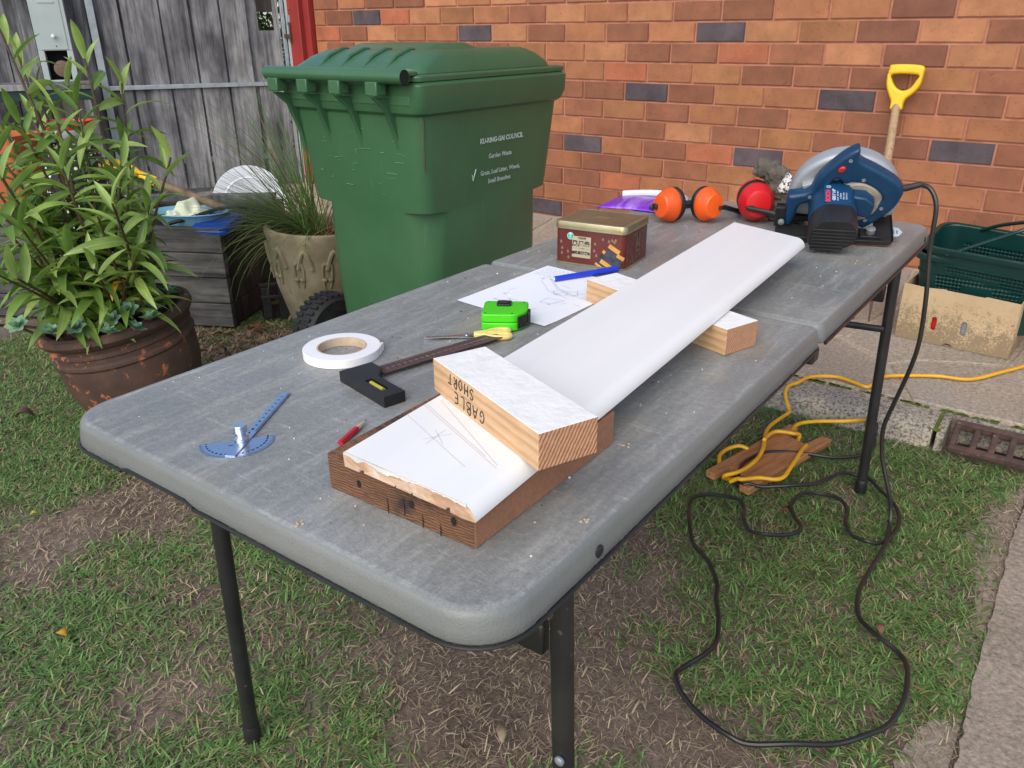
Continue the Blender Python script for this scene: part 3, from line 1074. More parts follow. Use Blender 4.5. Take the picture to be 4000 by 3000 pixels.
for o in (gate, la, gs, fence, lb, nw, bn):
    mirror(o)

# ------------------------------------------------------------------ planter box and the clutter on it
PA = Vector((-2.820, 1.850, 0))
PU = Vector((-.890, -.456, 0))
PV = Vector((-.456, .890, 0))
PX = frame((0, 0, 0), -PU, PV)        # local x to the right along the front, y back, z up
pl = thing('planter_box', 'weathered grey timber planter box behind the terracotta pot', 'planter box', PA)
pl.rotation_euler = PX.to_euler()
zb = [.012, .115, .225, .328, .432]
for a, b in zip(zb, zb[1:]):
    MB().box((-1.5, 0, a), (0, .028, b - .004)).build('front_board', MAT['planter'], pl, 0, .003)
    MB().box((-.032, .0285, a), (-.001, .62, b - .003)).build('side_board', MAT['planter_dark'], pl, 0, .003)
MB().box((-1.5, .592, .0), (-.033, .62, .43)).build('back_board', MAT['planter'], pl, 0)
MB().box((-1.5, .0286, .0), (-.033, .5915, .395)).build('planter_soil', MAT['compost'], pl, 0)


def pp(x, y, z):
    return PA - PU * x + PV * y + Vector((0, 0, z))


ty = thing('tray', 'light blue oval plastic tray on top of the planter box', 'tray', pp(-.20, .14, .40), .45)
a = [(math.cos(t), math.sin(t)) for t in [2 * PI * i / 36 for i in range(36)]]
MB().loft([[(.11 * x, .07 * y, .0) for x, y in a], [(.13 * x, .085 * y, .03) for x, y in a], [(.165 * x, .11 * y, .062) for x, y in a], [(.172 * x, .117 * y, .066) for x, y in a], [(.165 * x, .11 * y, .068) for x, y in a], [(.126 * x, .08 * y, .034) for x, y in a], [(.10 * x, .06 * y, .012) for x, y in a]], 0, (True, True)).build('tray_dish', MAT['blue_tray'], ty)
cl = MB()
n = 22
for j in range(n):
    for i in range(n):
        u, v = i / (n - 1) * 2 - 1, j / (n - 1) * 2 - 1
        rr = math.hypot(u, v)
        z = .075 * math.exp(-rr * rr * 1.5) + .012 * math.sin(7 * u + 3 * v) * math.sin(5 * v) + .006 * math.sin(13 * u) + .036
        cl.v.append((u * .085 + .01 * math.sin(4 * v), v * .07 + .008 * math.sin(5 * u), z))
cl.f = [(j * n + i, j * n + i + 1, (j + 1) * n + i + 1, (j + 1) * n + i) for j in range(n - 1) for i in range(n - 1)]
cl.m = [0] * len(cl.f)
cl = cl.build('cloth', MAT['cream_cloth'], None, 80)
cl.location = ty.location
cl.rotation_euler = (0, 0, .5)
tag(cl, 'crumpled cream cloth lying in the light blue tray', 'cloth')
sm = cl.modifiers.new('thick', 'SOLIDIFY')
sm.thickness = .004
bl = thing('blue_tub', 'deep blue plastic tub at the corner of the planter box', 'tub', pp(-.055, .10, .412), .45)
MB().prism(rrect(.085, .10, .03), 0, .02, 0, Matrix.Rotation(R(8), 4, 'X')).prism(rrect(.075, .09, .03), .02, .03, 0, Matrix.Rotation(R(8), 4, 'X')).build('tub_base', MAT['deep_blue'], bl, 35, .004)
hz = MB().tube(spline([pp(-.22, .01, .44), pp(-.15, .07, .455), pp(-.07, .16, .475), pp(.0, .20, .474), pp(.035, .22, .45), pp(.04, .24, .41)]), .008, 10).build('hose', MAT['black_plastic'])
tag(hz, 'black hose arching over the deep blue tub on the planter', 'hose')
di = thing('round_lid', 'round white plastic lid standing on edge behind the planter box', 'lid', (-3.838, 2.740, .276), 0, rot=(R(76), 0, R(48)))
MB().lathe([(.001, -.012), (.12, -.012), (.186, -.006), (.199, .004), (.197, .012), (.180, .011), (.139, .003), (.131, .008), (.123, .003), (.001, .003)], 64).build('lid_disc', MAT['white_plastic'], di)
sh = thing('spade', 'spade with yellow handle lying across the planter box', 'spade')
h0, h1 = Vector((-3.21, 1.80, .60)), Vector((-2.96, 2.02, .45))
dd = (h1 - h0).normalized()
MB().tube([h0 + dd * .03, h1], .017, 14).build('shaft', MAT['stem_pale'], sh)
MB().tube([h0 - dd * .03, h0 + dd * .045], [.020, .021], 14).build('socket', MAT['yellow'], sh)
sv = dd.cross(Vector((0, 0, 1))).normalized()
MB().tube(spline([h0 - dd * .02, h0 - dd * .06 + sv * .05, h0 - dd * .13 + sv * .055, h0 - dd * .145, h0 - dd * .13 - sv * .055, h0 - dd * .06 - sv * .05, h0 - dd * .02]), .014, 12).build('grip', MAT['yellow'], sh)
bt = MB().box((-1.2, 0, 0), (0, .05, .03)).build('timber_offcut', MAT['paling'], None, 0, .003)
bt.location = pp(.02, .46, .45)
bt.rotation_euler = (PX @ Matrix.Rotation(R(-2), 4, 'Y')).to_euler()
tag(bt, 'grey timber batten lying along the back of the planter', 'timber')
# pots standing in the planter
op = thing('flower_pot', 'orange terracotta pot standing behind the leafy plant', 'pot', (-3.70, 1.52, .34), .4)
MB().loft([[(x * .8, y * .8, 0) for x, y in rrect(.10, .10, .02)], [(x, y, .36) for x, y in rrect(.10, .10, .02)], [(x * 1.12, y * 1.12, .362) for x, y in rrect(.10, .10, .02)], [(x * 1.14, y * 1.14, .43) for x, y in rrect(.10, .10, .02)], [(x, y, .43) for x, y in rrect(.10, .10, .02)], [(x * .95, y * .95, .37) for x, y in rrect(.10, .10, .02)]]).build('pot_body', MAT['terracotta_new'], op)
dp = thing('spotted_pot', 'black pot with white spots behind the leafy plant', 'pot', (-3.36, 1.60, .40))
MB().lathe([(.06, 0), (.115, .12), (.12, .22), (.10, .33), (.105, .345), (.09, .345), (.08, .25)], 32).build('pot_body', MAT['dotted'], dp)
rb = thing('red_bowl', 'red and white striped bowl on top of the spotted pot', 'bowl', (-3.37, 1.62, .746), .2)
MB().lathe([(.03, 0), (.075, .03), (.088, .055)], 28, 1).lathe([(.0885, .0551), (.092, .085), (.086, .085), (.07, .04)], 28, 0, None, (False, True)).build('bowl_body', [MAT['red'], MAT['white_plastic']], rb)
bb = thing('blue_scoop', 'small bright blue plastic scoop on the bench', 'scoop', FO + FD * 2.02 + FN * .33 + Vector((0, 0, .869)), .3)
MB().loft([[(x * .04, y * .03, 0) for x, y in a], [(x * .055, y * .042, .06) for x, y in a], [(x * .058, y * .044, .075) for x, y in a], [(x * .05, y * .036, .07) for x, y in a]]).build('scoop_cup', MAT['deep_blue'], bb)
MB().tube([(.05, 0, .05), (.09, 0, .065), (.13, 0, .06)], .01, 10).build('handle', MAT['deep_blue'], bb)
cr = thing('black_crate', 'black slotted plastic crate between planter box and cement pot', 'crate', (-2.80, 1.985, 0), .95)
MB().box((0, 0, 0), (.26, .20, .012)).build('crate_floor', MAT['black_plastic'], cr, 0)
for k in range(4):
    MB().box((.005 + k * .068, 0, .012), (.04 + k * .068, .008, .15)).build('crate_slat', MAT['black_plastic'], cr, 0, .002)
for z in (.10, .155):
    MB().box((0, -.004, z), (.26, .014, z + .015)).build('crate_rail', MAT['black_plastic'], cr, 0, .002)

# ------------------------------------------------------------------ wheelie bin
BX = Vector((-1.82, 2.03, 0))
wb = thing('wheelie_bin', 'large green wheelie bin with faded white council lettering', 'wheelie bin', BX)


def sec(hx, hy, c, k, z, n=6):
    return [(x, y, z) for x, y in rrect(hx, hy, c, n, k)]


MB().loft([sec(.1985, .255, .05, 1, .055), sec(.2018, .259, .05, 1, .07), sec(.2158, .276, .055, 1, .25), sec(.2314, .2949, .068, .8, .45), sec(.2431, .3090, .088, .45, .60), sec(.2470, .3137, .096, .35, .6500), sec(.2474, .3142, .050, 1, .6550), sec(.2509, .3184, .045, 1, .70), sec(.270, .345, .045, 1, .945)], 0, (True, True)).build('body', MAT['bin'], wb, 45)
MB().loft([sec(.272, .348, .045, 1, .930), sec(.282, .358, .04, 1, .938), sec(.288, .364, .03, 1, .962), sec(.290, .366, .028, 1, 1.012), sec(.280, .356, .03, 1, 1.020)], 0, (False, True)).build('rim', MAT['bin'], wb, 30, .002)
# lid: flange, domed top that slopes up from the hinge and steps down at the front
lid = MB()
lid.loft([sec(.283, .362, .03, 1, 1.0215), sec(.284, .364, .03, 1, 1.034), sec(.276, .356, .03, 1, 1.038)], 0, (False, True))


def dome(z, x, y0, y1, c=.05):
    return [(px, (y0 + y1) / 2 + py, z) for px, py in rrect(x, (y1 - y0) / 2, c, 5)]


lid.loft([dome(1.039, .262, -.345, .318), dome(1.052, .258, -.338, .312), dome(1.078, .248, -.29, .27, .06), dome(1.092, .232, -.25, .235, .06), dome(1.096, .222, -.235, .222, .06)], 0, (False, True))
lid.loft([dome(1.0961, .17, -.21, .05, .03), dome(1.110, .155, -.165, .02, .03), dome(1.112, .15, -.155, .012, .03)], 0, (False, True))
lid.build('lid', MAT['bin'], wb, 30, .003)
for x in (-.13, -.04, .05, .14):
    MB().tube([(x, -.338, 1.048), (x, -.295, 1.080), (x, -.24, 1.097), (x, -.215, 1.098)], [.004, .006, .006, .003], 8).build('lid_rib', MAT['bin'], wb)
MB().box((-.03, .30, 1.040), (.03, .355, 1.062)).build('lid_grip', MAT['bin'], wb, 30, .006)
hb_ = MB().tube([(-.285, -.405, 1.035), (.275, -.405, 1.035)], .019, 18, 0, None, False, False)
hb_.tube([(-.284, -.405, 1.035), (-.284 + .0005, -.405, 1.035)], .0185, 18, 1).tube([(.2745, -.405, 1.035), (.274, -.405, 1.035)], .0175, 18, 1)
hb_.build('handle_bar', [MAT['bin'], MAT['void']], wb)
for a, b in ((.1, .268), (-.275, -.17)):
    MB().box((a, -.40, 1.0355), (b, -.345, 1.047)).build('hinge_arm', MAT['bin'], wb, 30, .003)
for x in (-.245, -.115, .02, .165):
    MB().box((x - .022, -.424, .985), (x + .022, -.386, 1.022)).build('handle_bracket', MAT['bin'], wb, 30, .003)
    g = MB()
    P = [(-.424, .984), (-.330, .972), (-.326, .80), (-.338, .86), (-.375, .945)]
    g.add([(x - .007, y, z) for y, z in P] + [(x + .007, y, z) for y, z in P], [(4, 3, 2, 1, 0), (5, 6, 7, 8, 9)] + [(i, (i + 1) % 5, 5 + (i + 1) % 5, 5 + i) for i in range(5)])
    g.build('gusset', MAT['bin'], wb, 30, .002)
MB().box((-.25, -.365, .958), (.25, -.35, .985)).build('rear_rail', MAT['bin'], wb, 30, .003)
MB().tube([(-.36, -.235, .145), (.36, -.235, .145)], .012, 10).build('axle', MAT['galv'], wb)
for sx in (-1, 1):
    xm = frame((sx * .325, -.235, .145), (0, 1, 0), (0, 0, 1))
    ty_ = MB()
    ty_.lathe([(.105, -.045), (.132, -.048), (.145, -.035), (.147, 0), (.145, .035), (.132, .048), (.105, .045)], 40, 0, xm, (True, True))
    for k in range(36):
        for q in (-1, 1):
            an = 2 * PI * (k + (.25 if q > 0 else -.25)) / 36
            c, s_ = math.cos(an), math.sin(an)
            X = xm @ Matrix.Rotation(an, 4, 'Z')
            ty_.box((.143, -.006, q * .022 - .016), (.1525, .006, q * .022 + .016), 0, X)
    wh = ty_.build('wheel', MAT['rubber'], wb, 30)
    MB().lathe([(.02, -.052), (.085, -.050), (.095, -.046)], 28, 0, xm, (True, False)).lathe([(.095, .046), (.085, .050), (.02, .052)], 28, 0, xm, (False, True)).build('rim', MAT['black_plastic'], wh)
# seed pod / web strand hanging under the rim corner and the hot-stamped lettering on the side
tl = math.atan2(.018, .245)
TM = frame((.2612, .0, .83), (0, 1, 0), (-math.sin(-tl), 0, math.cos(tl)))
def on_side(y, z):
    m = TM.copy()
    m.translation = Vector((.2700 - (.945 - z) * .0735 + .0022, y, z))
    return m


stamp = simple('worn_white_stamp', (0.38, 0.48, 0.44), .6, (0.10, 0.22, 0.12), 60, (.22, .42))
for body, sz, y, z, bo_ in (('KU-RING-GAI COUNCIL', .0205, .028, .838, .0010), ('Garden Waste', .0200, .022, .790, .0004), ('Grass, Leaf Litter, Weeds,', .0195, .028, .742, .0004), ('Small Branches', .0195, .022, .714, .0004)):
    kind(text_mesh(body, sz, on_side(y, z), MB(), 0, bo_).build('lettering', stamp, wb, 0), 'stuff')
ck = on_side(-.108, .736)
MB().tube([ck @ Vector((-.008, .008, 0)), ck @ Vector((-.003, -.010, 0)), ck @ Vector((.010, .024, 0))], .0016, 6).build('check_mark', stamp, wb, 0)
wbk = MB().tube([(.262, -.325, .925), (.2575, -.3245, .80), (.256, -.3235, .78)], .0024, 7).build('web_strand', MAT['stem'], wb)
sf = MB()
rr = random.Random(3)
for i in range(34):
    x, z = rr.gauss(.0, .12), rr.gauss(.80, .07)
    if abs(x) > .22 or not .69 < z < .92:
        continue
    y = -.345 + (.945 - z) * .094 - .0012
    l = rr.uniform(.004, .05) if rr.random() < .7 else .008
    sf.box((x, y - .0006, z), (x + l, y, z + rr.uniform(.0005, .0016)), 0, Matrix.Translation((x, 0, z)) @ Matrix.Rotation(rr.gauss(0, .10), 4, 'Y') @ Matrix.Translation((-x, 0, -z)))
sf.build('scuff_marks', simple('pale_scuff', (0.14, 0.26, 0.17), .7), wb, 0)

# ------------------------------------------------------------------ cement pot with strappy grass
cp = thing('cement_pot', 'mossy cement pot with raised scroll pattern beside the green bin', 'pot', (-2.51, 2.07, 0), rot=(R(-1), R(2), 0))
MB().lathe([(.10, 0), (.112, .01), (.175, .22), (.196, .36), (.200, .405), (.208, .425), (.206, .443), (.194, .448), (.178, .44), (.172, .405), (.165, .37)], 48).build('pot_body', MAT['cement'], cp)
MB().lathe([(.168, .385), (.03, .400)], 24).build('pot_soil', MAT['compost'], cp)


def on_pot(a, z):
    r = .175 + (.196 - .175) * (z - .22) / .14 if z < .36 else .196 + .004 * (z - .36) / .045
    return Vector(((r + .003) * math.cos(a), (r + .003) * math.sin(a), z))


for k in range(11):
    a0 = 2 * PI * k / 11
    pts = [on_pot(a0 + t * .285, .315 + .070 * math.sin(PI * t)) for t in [i / 10 for i in range(11)]]
    MB().tube(pts, .0095, 7).build('scroll_arch', MAT['cement'], cp)
    sc = MB()
    for sg in (-1, 1):
        sc.tube([on_pot(a0 + sg * (.02 + .075 * math.sin(t * 2.6)), .335 - .075 * t + .022 * math.sin(t * 4.5)) for t in [i / 9 for i in range(10)]], [.008 - .0004 * i for i in range(10)], 6)
        p = on_pot(a0 + sg * .06, .272)
        sc.ball(p, .0115, 8)
    sc.build('scroll_leaf', MAT['cement'], cp)

gp = thing('grass_plant', 'tall strappy green grass plant growing in the cement pot', 'plant', (-2.51, 2.07, .39))


def blades(specs, tints, w0, segs=7):
    """arching strap leaves: specs = (base, heading, lean, length); returns a mesh with a tint attribute"""
    V, F, T = [], [], []
    for (b, h, lean, ln, drp), tc in zip(specs, tints):
        o = len(V)
        d = Vector((math.cos(h), math.sin(h), 0))
        sd_ = Vector((-math.sin(h), math.cos(h), 0))
        p = Vector(b)
        ang = PI / 2 - lean
        st = ln / segs
        for i in range(segs + 1):
            wd = w0 * (1 - (i / segs) ** 1.6) + .0004
            V += [tuple(p - sd_ * wd), tuple(p + Vector((0, 0, -wd * .4))), tuple(p + sd_ * wd)]
            T += [tc] * 3
            p = p + (d * math.cos(ang) + Vector((0, 0, math.sin(ang)))) * st
            ang -= drp / segs
        for i in range(segs):
            a = o + 3 * i
            F += [(a, a + 1, a + 4, a + 3), (a + 1, a + 2, a + 5, a + 4)]
    return V, F, T


def tinted(name, V, F, T, mat, parent=None):
    me = bpy.data.meshes.new(name)
    me.from_pydata(V, [], F)
    at = me.color_attributes.new('tint', 'FLOAT_COLOR', 'POINT')
    at.data.foreach_set('color', [x for c in T for x in (c[0], c[1], c[2], 1.0)])
    me.materials.append(mat)
    me.polygons.foreach_set('use_smooth', [True] * len(F))
    return link(name, me, parent)


sp, tc = [], []
rr = random.Random(11)
for i in range(470):
    u = rr.random() if i < 240 else 2.0
    if u > 1.5:
        sp.append(((rr.uniform(-.06, .05), rr.uniform(-.07, .03), .01), rr.gauss(R(203), .30), rr.uniform(.85, 1.25), rr.uniform(.28, .48), rr.uniform(.4, .85)))
        g = rr.uniform(.6, 1.1)
        tc.append((.115 * g, .165 * g, .075 * g))
        continue
    if u < .42:      # fan leaning up and to the left
        h = rr.gauss(R(205), .55)
        lean, ln, dr = abs(rr.gauss(.55, .3)), rr.uniform(.45, .78), rr.uniform(.1, .9)
    elif u < .80:    # drooping over the rim towards the camera
        h = rr.gauss(R(235), .6)
        lean, ln, dr = rr.uniform(.8, 1.35), rr.uniform(.3, .55), rr.uniform(.9, 2.0)
    else:
        h = rr.uniform(0, 6.28)
        lean, ln, dr = rr.uniform(.05, .7), rr.uniform(.4, .7), rr.uniform(.1, .7)
    a_, r_ = rr.uniform(0, 6.28), .065 * math.sqrt(rr.random())
    sp.append(((r_ * math.cos(a_) + .02, r_ * math.sin(a_) - .02, rr.uniform(-.01, .02)), h, lean, ln, dr))
    g = rr.uniform(.7, 1.25)
    tc.append((.105 * g, .195 * g, .052 * g) if rr.random() < .85 else (.26 * g, .20 * g, .07 * g))
kind(tinted('grass_blades', *blades(sp, tc, .0019), MAT['grass'], gp), 'stuff')
sp, tc = [], []
for i in range(90):
    a_, r_ = rr.uniform(0, 6.28), .15 * math.sqrt(rr.random())
    sp.append(((r_ * math.cos(a_), r_ * math.sin(a_), .02), rr.uniform(0, 6.28), rr.uniform(1.1, 1.5), rr.uniform(.06, .2), rr.uniform(-.2, .9)))
    g = rr.uniform(.6, 1.2)
    tc.append((.27 * g, .125 * g, .06 * g))
kind(tinted('dead_leaves', *blades(sp, tc, .0022, 4), MAT['litter'], gp), 'stuff')

# ------------------------------------------------------------------ terracotta pot with orchid canes and succulent
PC = Vector((-2.37, 1.165, 0))
tp = thing('terracotta_pot', 'large dark terracotta pot with peeling orange patches on the lawn', 'pot', PC + Vector((.02, .035, -.006)), rot=(R(7.5), R(-4.5), 0))
MB().lathe([(.125, 0), (.14, .008), (.175, .08), (.200, .17), (.207, .24), (.206, .262), (.212, .270), (.2115, .278), (.205, .284), (.2045, .300), (.210, .304), (.2095, .311), (.204, .316), (.206, .328), (.222, .338), (.230, .352), (.227, .368), (.214, .374), (.198, .368), (.190, .34), (.186, .30)], 64).build('pot_body', MAT['terracotta'], tp)
MB().lathe([(.188, .318), (.05, .335)], 30).build('pot_soil', MAT['compost'], tp)


def leaf_mesh(ln, wd, arch, fold, name):
    V, F = [], []
    n = 8
    p = Vector((0, 0, 0))
    ang = .25
    for i in range(n + 1):
        t = i / n
        w_ = wd * (math.sin(PI * min(1, t * .93 + .07)) ** .72) * (1 - .25 * t) if i < n else .0004
        V += [(p.x, -w_, p.z + w_ * fold), (p.x, 0, p.z), (p.x, w_, p.z + w_ * fold)]
        p = p + Vector((math.cos(ang), 0, math.sin(ang))) * ln / n
        ang -= arch / n
    for i in range(n):
        a_ = 3 * i
        F += [(a_, a_ + 1, a_ + 4, a_ + 3), (a_ + 1, a_ + 2, a_ + 5, a_ + 4)]
    b = MB()
    b.add([(x, y, z) for x, y, z in V], F)
    return b.mesh(name, MAT['leaf'], 80)


LV = [leaf_mesh(.145, .0150, 1.0, .42, 'leaf'), leaf_mesh(.162, .0158, 1.3, .35, 'leaf'), leaf_mesh(.130, .0148, .7, .45, 'leaf'), leaf_mesh(.105, .0125, .35, .65, 'leaf')]
LY = leaf_mesh(.10, .014, 1.6, .5, 'leaf')
LY.materials[0] = MAT['leaf_yellow']
oc = thing('orchid_plant', 'leafy green plant with many upright canes in the terracotta pot', 'plant', PC + Vector((0, 0, .33)))
tips = [((-2.516, 1.296, 1.077), 22, 1), ((-2.56, 1.10, 1.16), 16, 1), ((-2.624, 1.159, 1.10), 15, 1), ((-2.597, 1.269, 1.00), 17, 1), ((-2.574, 1.427, 1.00), 18, 1),
        ((-2.233, 1.031, .82), 20, 1), ((-2.212, 1.181, .81), 20, 1), ((-2.248, 1.353, .81), 14, 0), ((-2.03, 1.04, .75), 15, 1), ((-2.348, .926, .80), 19, 1),
        ((-2.10, 1.12, .60), 12, 1), ((-2.75, 1.218, .89), 14, 1), ((-2.10, .99, .58), 13, 1), ((-2.45, .98, .66), 14, 1), ((-2.40, 1.30, .70), 15, 1), ((-2.60, 1.02, .86), 16, 1), ((-2.25, .86, .56), 10, 1), ((-2.35, 1.10, .95), 17, 1)]
rr = random.Random(5)
for k, (tip, nl, full) in enumerate(tips):
    tip = Vector(tip) - oc.location
    base = Vector((tip.x * .42 + rr.uniform(-.05, .05), tip.y * .42 + rr.uniform(-.05, .05), -.03))
    if math.hypot(base.x, base.y) > .15:
        base.xy = base.xy.normalized() * .15
    midp = base.lerp(tip, .5) + Vector((rr.uniform(-.02, .02), rr.uniform(-.02, .02), .0)) - Vector((tip.x, tip.y, 0)) * .12
    pts = spline([base, midp, tip], 8)
    L = len(pts) - 1
    MB().tube(pts, [.0062 - .003 * i / L for i in range(L + 1)], 7).build('cane', MAT['stem'], oc)
    h0_ = rr.uniform(0, 6.28)
    for j in range(nl):
        f = 1 - (j / nl) * (.80 if full else .9)
        i = f * L
        p = pts[int(i)].lerp(pts[min(L, int(i) + 1)], i - int(i))
        top = j < 4
        me = LV[3] if j < 3 else rr.choice(LV[:3])
        if rr.random() < .012:
            me = LY
        lf = link('leaf', me, oc)
        lf.location = p
        hd = h0_ + j * PI + rr.gauss(0, .85)
        pitch = -.95 + .16 * j if j < 6 else rr.gauss(.02, .22)
        lf.rotation_euler = (rr.gauss(0, .3), max(-1.15, min(.5, pitch)), hd)
        sc_ = rr.uniform(.90, 1.18)
        lf.scale = (sc_, sc_, sc_)
lm = MB()
more = [(-2.46, 1.05, .92), (-2.66, 1.07, .95), (-2.30, 1.24, .76), (-2.52, 1.36, .84), (-2.42, .93, .86), (-2.14, 1.05, .70), (-2.18, 1.22, .70), (-2.57, .93, .74), (-2.70, 1.13, .72), (-2.33, 1.00, .66), (-2.48, 1.14, .78), (-2.24, .90, .68), (-2.63, 1.28, .80), (-2.38, 1.16, .58), (-2.36, .86, .74), (-2.28, .82, .58), (-2.50, .90, .90), (-2.60, 1.18, .98), (-2.46, 1.22, .96), (-2.20, .98, .60), (-2.42, 1.02, .60), (-2.55, 1.10, .66)]
for k, tip in enumerate(more):
    tip = Vector(tip) - oc.location
    base = Vector((tip.x * .42 + rr.uniform(-.05, .05), tip.y * .42 + rr.uniform(-.05, .05), -.03))
    if math.hypot(base.x, base.y) > .15:
        base.xy = base.xy.normalized() * .15
    pts = spline([base, base.lerp(tip, .5) - Vector((tip.x, tip.y, 0)) * .12, tip], 8)
    L = len(pts) - 1
    MB().tube(pts, [.0058 - .003 * i / L for i in range(L + 1)], 7).build('cane', MAT['stem'], oc)
    h0_ = rr.uniform(0, 6.28)
    for j in range(18):
        f = 1 - (j / 18) * .85
        i = f * L
        p = pts[int(i)].lerp(pts[min(L, int(i) + 1)], i - int(i))
        me = LV[3] if j < 3 else rr.choice(LV[:3])
        pitch = -.95 + .16 * j if j < 6 else rr.gauss(.05, .22)
        sc_ = rr.uniform(.8, 1.1)
        X = Matrix.LocRotScale(p, Euler((rr.gauss(0, .3), max(-1.15, min(.5, pitch)), h0_ + j * PI + rr.gauss(0, .5))), Vector((sc_, sc_, sc_)))
        lm.add([q.co[:] for q in me.vertices], [tuple(q.vertices) for q in me.polygons], 0, X)
lmo = kind(lm.build('leaves', leaf_mat('orchid_leaf_mass', (0.155, 0.27, 0.052), (0.27, 0.39, 0.090), .44, .32), oc, 80), 'stuff')
for i in range(9):
    a_ = rr.uniform(0, 6.28)
    b_ = Vector((.10 * math.cos(a_), .10 * math.sin(a_), -.03))
    MB().tube(spline([b_, b_ + Vector((.01, .0, .12)), b_ + Vector((rr.uniform(-.05, .05), rr.uniform(-.05, .05), rr.uniform(.18, .3)))], 5), .005, 6).build('old_cane', MAT['stem_pale'], oc)
sg = thing('succulent', 'grey green succulent rosettes spilling over the terracotta pot rim', 'plant', PC + Vector((0, 0, .34)))
SL = leaf_mesh(.034, .0125, -.5, .35, 'leaf')
SL.materials[0] = MAT['succulent']
ros = [(-2.205, 1.245, .43), (-2.30, 1.03, .40), (-2.20, 1.11, .415), (-2.145, 1.14, .39), (-2.30, .85, .42), (-2.235, .90, .40), (-2.14, 1.01, .385), (-2.13, 1.08, .38), (-2.22, 1.18, .40), (-2.26, 1.22, .39), (-2.35, .80, .43), (-2.19, 1.05, .40), (-2.24, .97, .39)]
for q in ros:
    q = Vector(q) - sg.location
    rb_ = MB()
    tilt = Euler((rr.uniform(-.5, .5), rr.uniform(-.2, .7), 0)).to_matrix().to_4x4()
    for ring_, (cnt, pit, scl) in enumerate(((6, .15, 1.0), (5, -.45, .8), (4, -.95, .55))):
        for j in range(cnt):
            X = Matrix.Translation(q) @ tilt @ Matrix.Rotation(2 * PI * j / cnt + ring_ * .5, 4, 'Z') @ Matrix.Rotation(pit, 4, 'Y') @ Matrix.Scale(scl, 4)
            rb_.add([v.co[:] for v in SL.vertices], [tuple(p.vertices) for p in SL.polygons], 0, X)
    rb_.build('rosette', MAT['succulent'], sg, 80)
    b_ = Vector((q.x * .55, q.y * .55, -.03))
    MB().tube(spline([b_, b_.lerp(q, .5) + Vector((0, 0, .02)), q], 5), .004, 6).build('stem', MAT['stem_pale'], sg)

# ------------------------------------------------------------------ folding table
tb = thing('folding_table', 'long scuffed grey plastic folding table with black steel legs', 'table', T0, TH)


def outline(x0, x1, y0, y1, rs, n=7):
    """corner radii: near-left, near-right, far-right, far-left"""
    out = []
    for (cx, cy, r, a0) in ((x1 - rs[2], y1 - rs[2], rs[2], 0), (x0 + rs[3], y1 - rs[3], rs[3], 90), (x0 + rs[0], y0 + rs[0], rs[0], 180), (x1 - rs[1], y0 + rs[1], rs[1], 270)):
        out += [(cx + r * math.cos(R(a0 + 90 * i / n)), cy + r * math.sin(R(a0 + 90 * i / n))) for i in range(n + 1)]
    return out


def panel(y0, y1, rs, name):
    rings = []
    for ins, z in ((.030, -.034), (.002, -.034), (.0, -.031), (.0015, -.020), (.003, -.010), (.0045, -.0050), (.0065, -.0024), (.0095, -.0007), (.013, -.0001), (.0136, 0.0)):
        rings.append([(x, y, z) for x, y in outline(.013 + ins, .715 - ins, y0 + ins, y1 - ins, [max(.004, r - ins) for r in rs])])
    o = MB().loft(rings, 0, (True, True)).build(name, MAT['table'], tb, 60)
    for q in o.data.polygons:
        if len(q.vertices) > 8:
            q.use_smooth = False
    return o


panel(.0035, .8985, (.062, .062, .020, .020), 'tabletop_half')
panel(.9015, 1.799, (.020, .020, .055, .055), 'tabletop_half')
# dark moulded lip under the edge, notched on the near side
ol = outline(.012, .716, .0025, .8985, (.063, .063, .02, .02), 9)
i0 = 20
seq = [p for p in ol]
# the near-left corner starts at index 20; the lip runs from the notch round to the fold on both sides
left = [(.155, .0025)] + [ol[i] for i in range(29, 19, -1)] + [(.012, .88)]
right_ = [(.30, .0025)] + [ol[i] for i in range(30, 40)] + [(.716, .88)]
for q in (left, right_):
    MB().tube([(x, y, -.0345) for x, y in q], .0022, 8).build('edge_lip', MAT['black_steel'], tb)
MB().tube([(.155, .004, -.033), (.17, .004, -.029), (.285, .004, -.029), (.30, .004, -.033)], .0026, 8).build('edge_lip', MAT['black_steel'], tb)
MB().tube([(.716, .92, -.0352), (.716, 1.74, -.0352), (.70, 1.78, -.0352), (.65, 1.80, -.0352), (.07, 1.80, -.0352), (.02, 1.77, -.0352), (.012, .92, -.0352)], .0032, 8).build('edge_lip', MAT['black_steel'], tb)
for y in (.165, 1.70):
    xm = frame((.7135, y * 1.0 + .015, -.021), (0, 1, 0), (0, 0, 1))
    MB().lathe([(.0068, 0), (.0068, .0015), (.004, .003), (.002, .0016)], 16, 0, xm, (False, True)).build('rivet', MAT['black_steel'], tb)
for y in (.895, 1.75):
    pass
MB().box((.690, .872, -.062), (.7135, .905, -.0345)).build('hinge', MAT['black_steel_rusty'], tb, 35, .006)
MB().box((.015, .872, -.062), (.04, .905, -.0345)).build('hinge', MAT['black_steel_rusty'], tb, 35, .006)
for x in (.075, .645):
    MB().box((x - .011, .06, -.060), (x + .011, .885, -.0345)).build('side_rail', MAT['black_steel_rusty'], tb, 35, .003)
    MB().box((x - .011, .915, -.060), (x + .011, 1.74, -.0345)).build('side_rail', MAT['black_steel_rusty'], tb, 35, .003)
LEG = [(.042, .17, .070, .17), (.697, .17, .676, .17), (.042, 1.648, .070, 1.66), (.692, 1.648, .672, 1.66)]
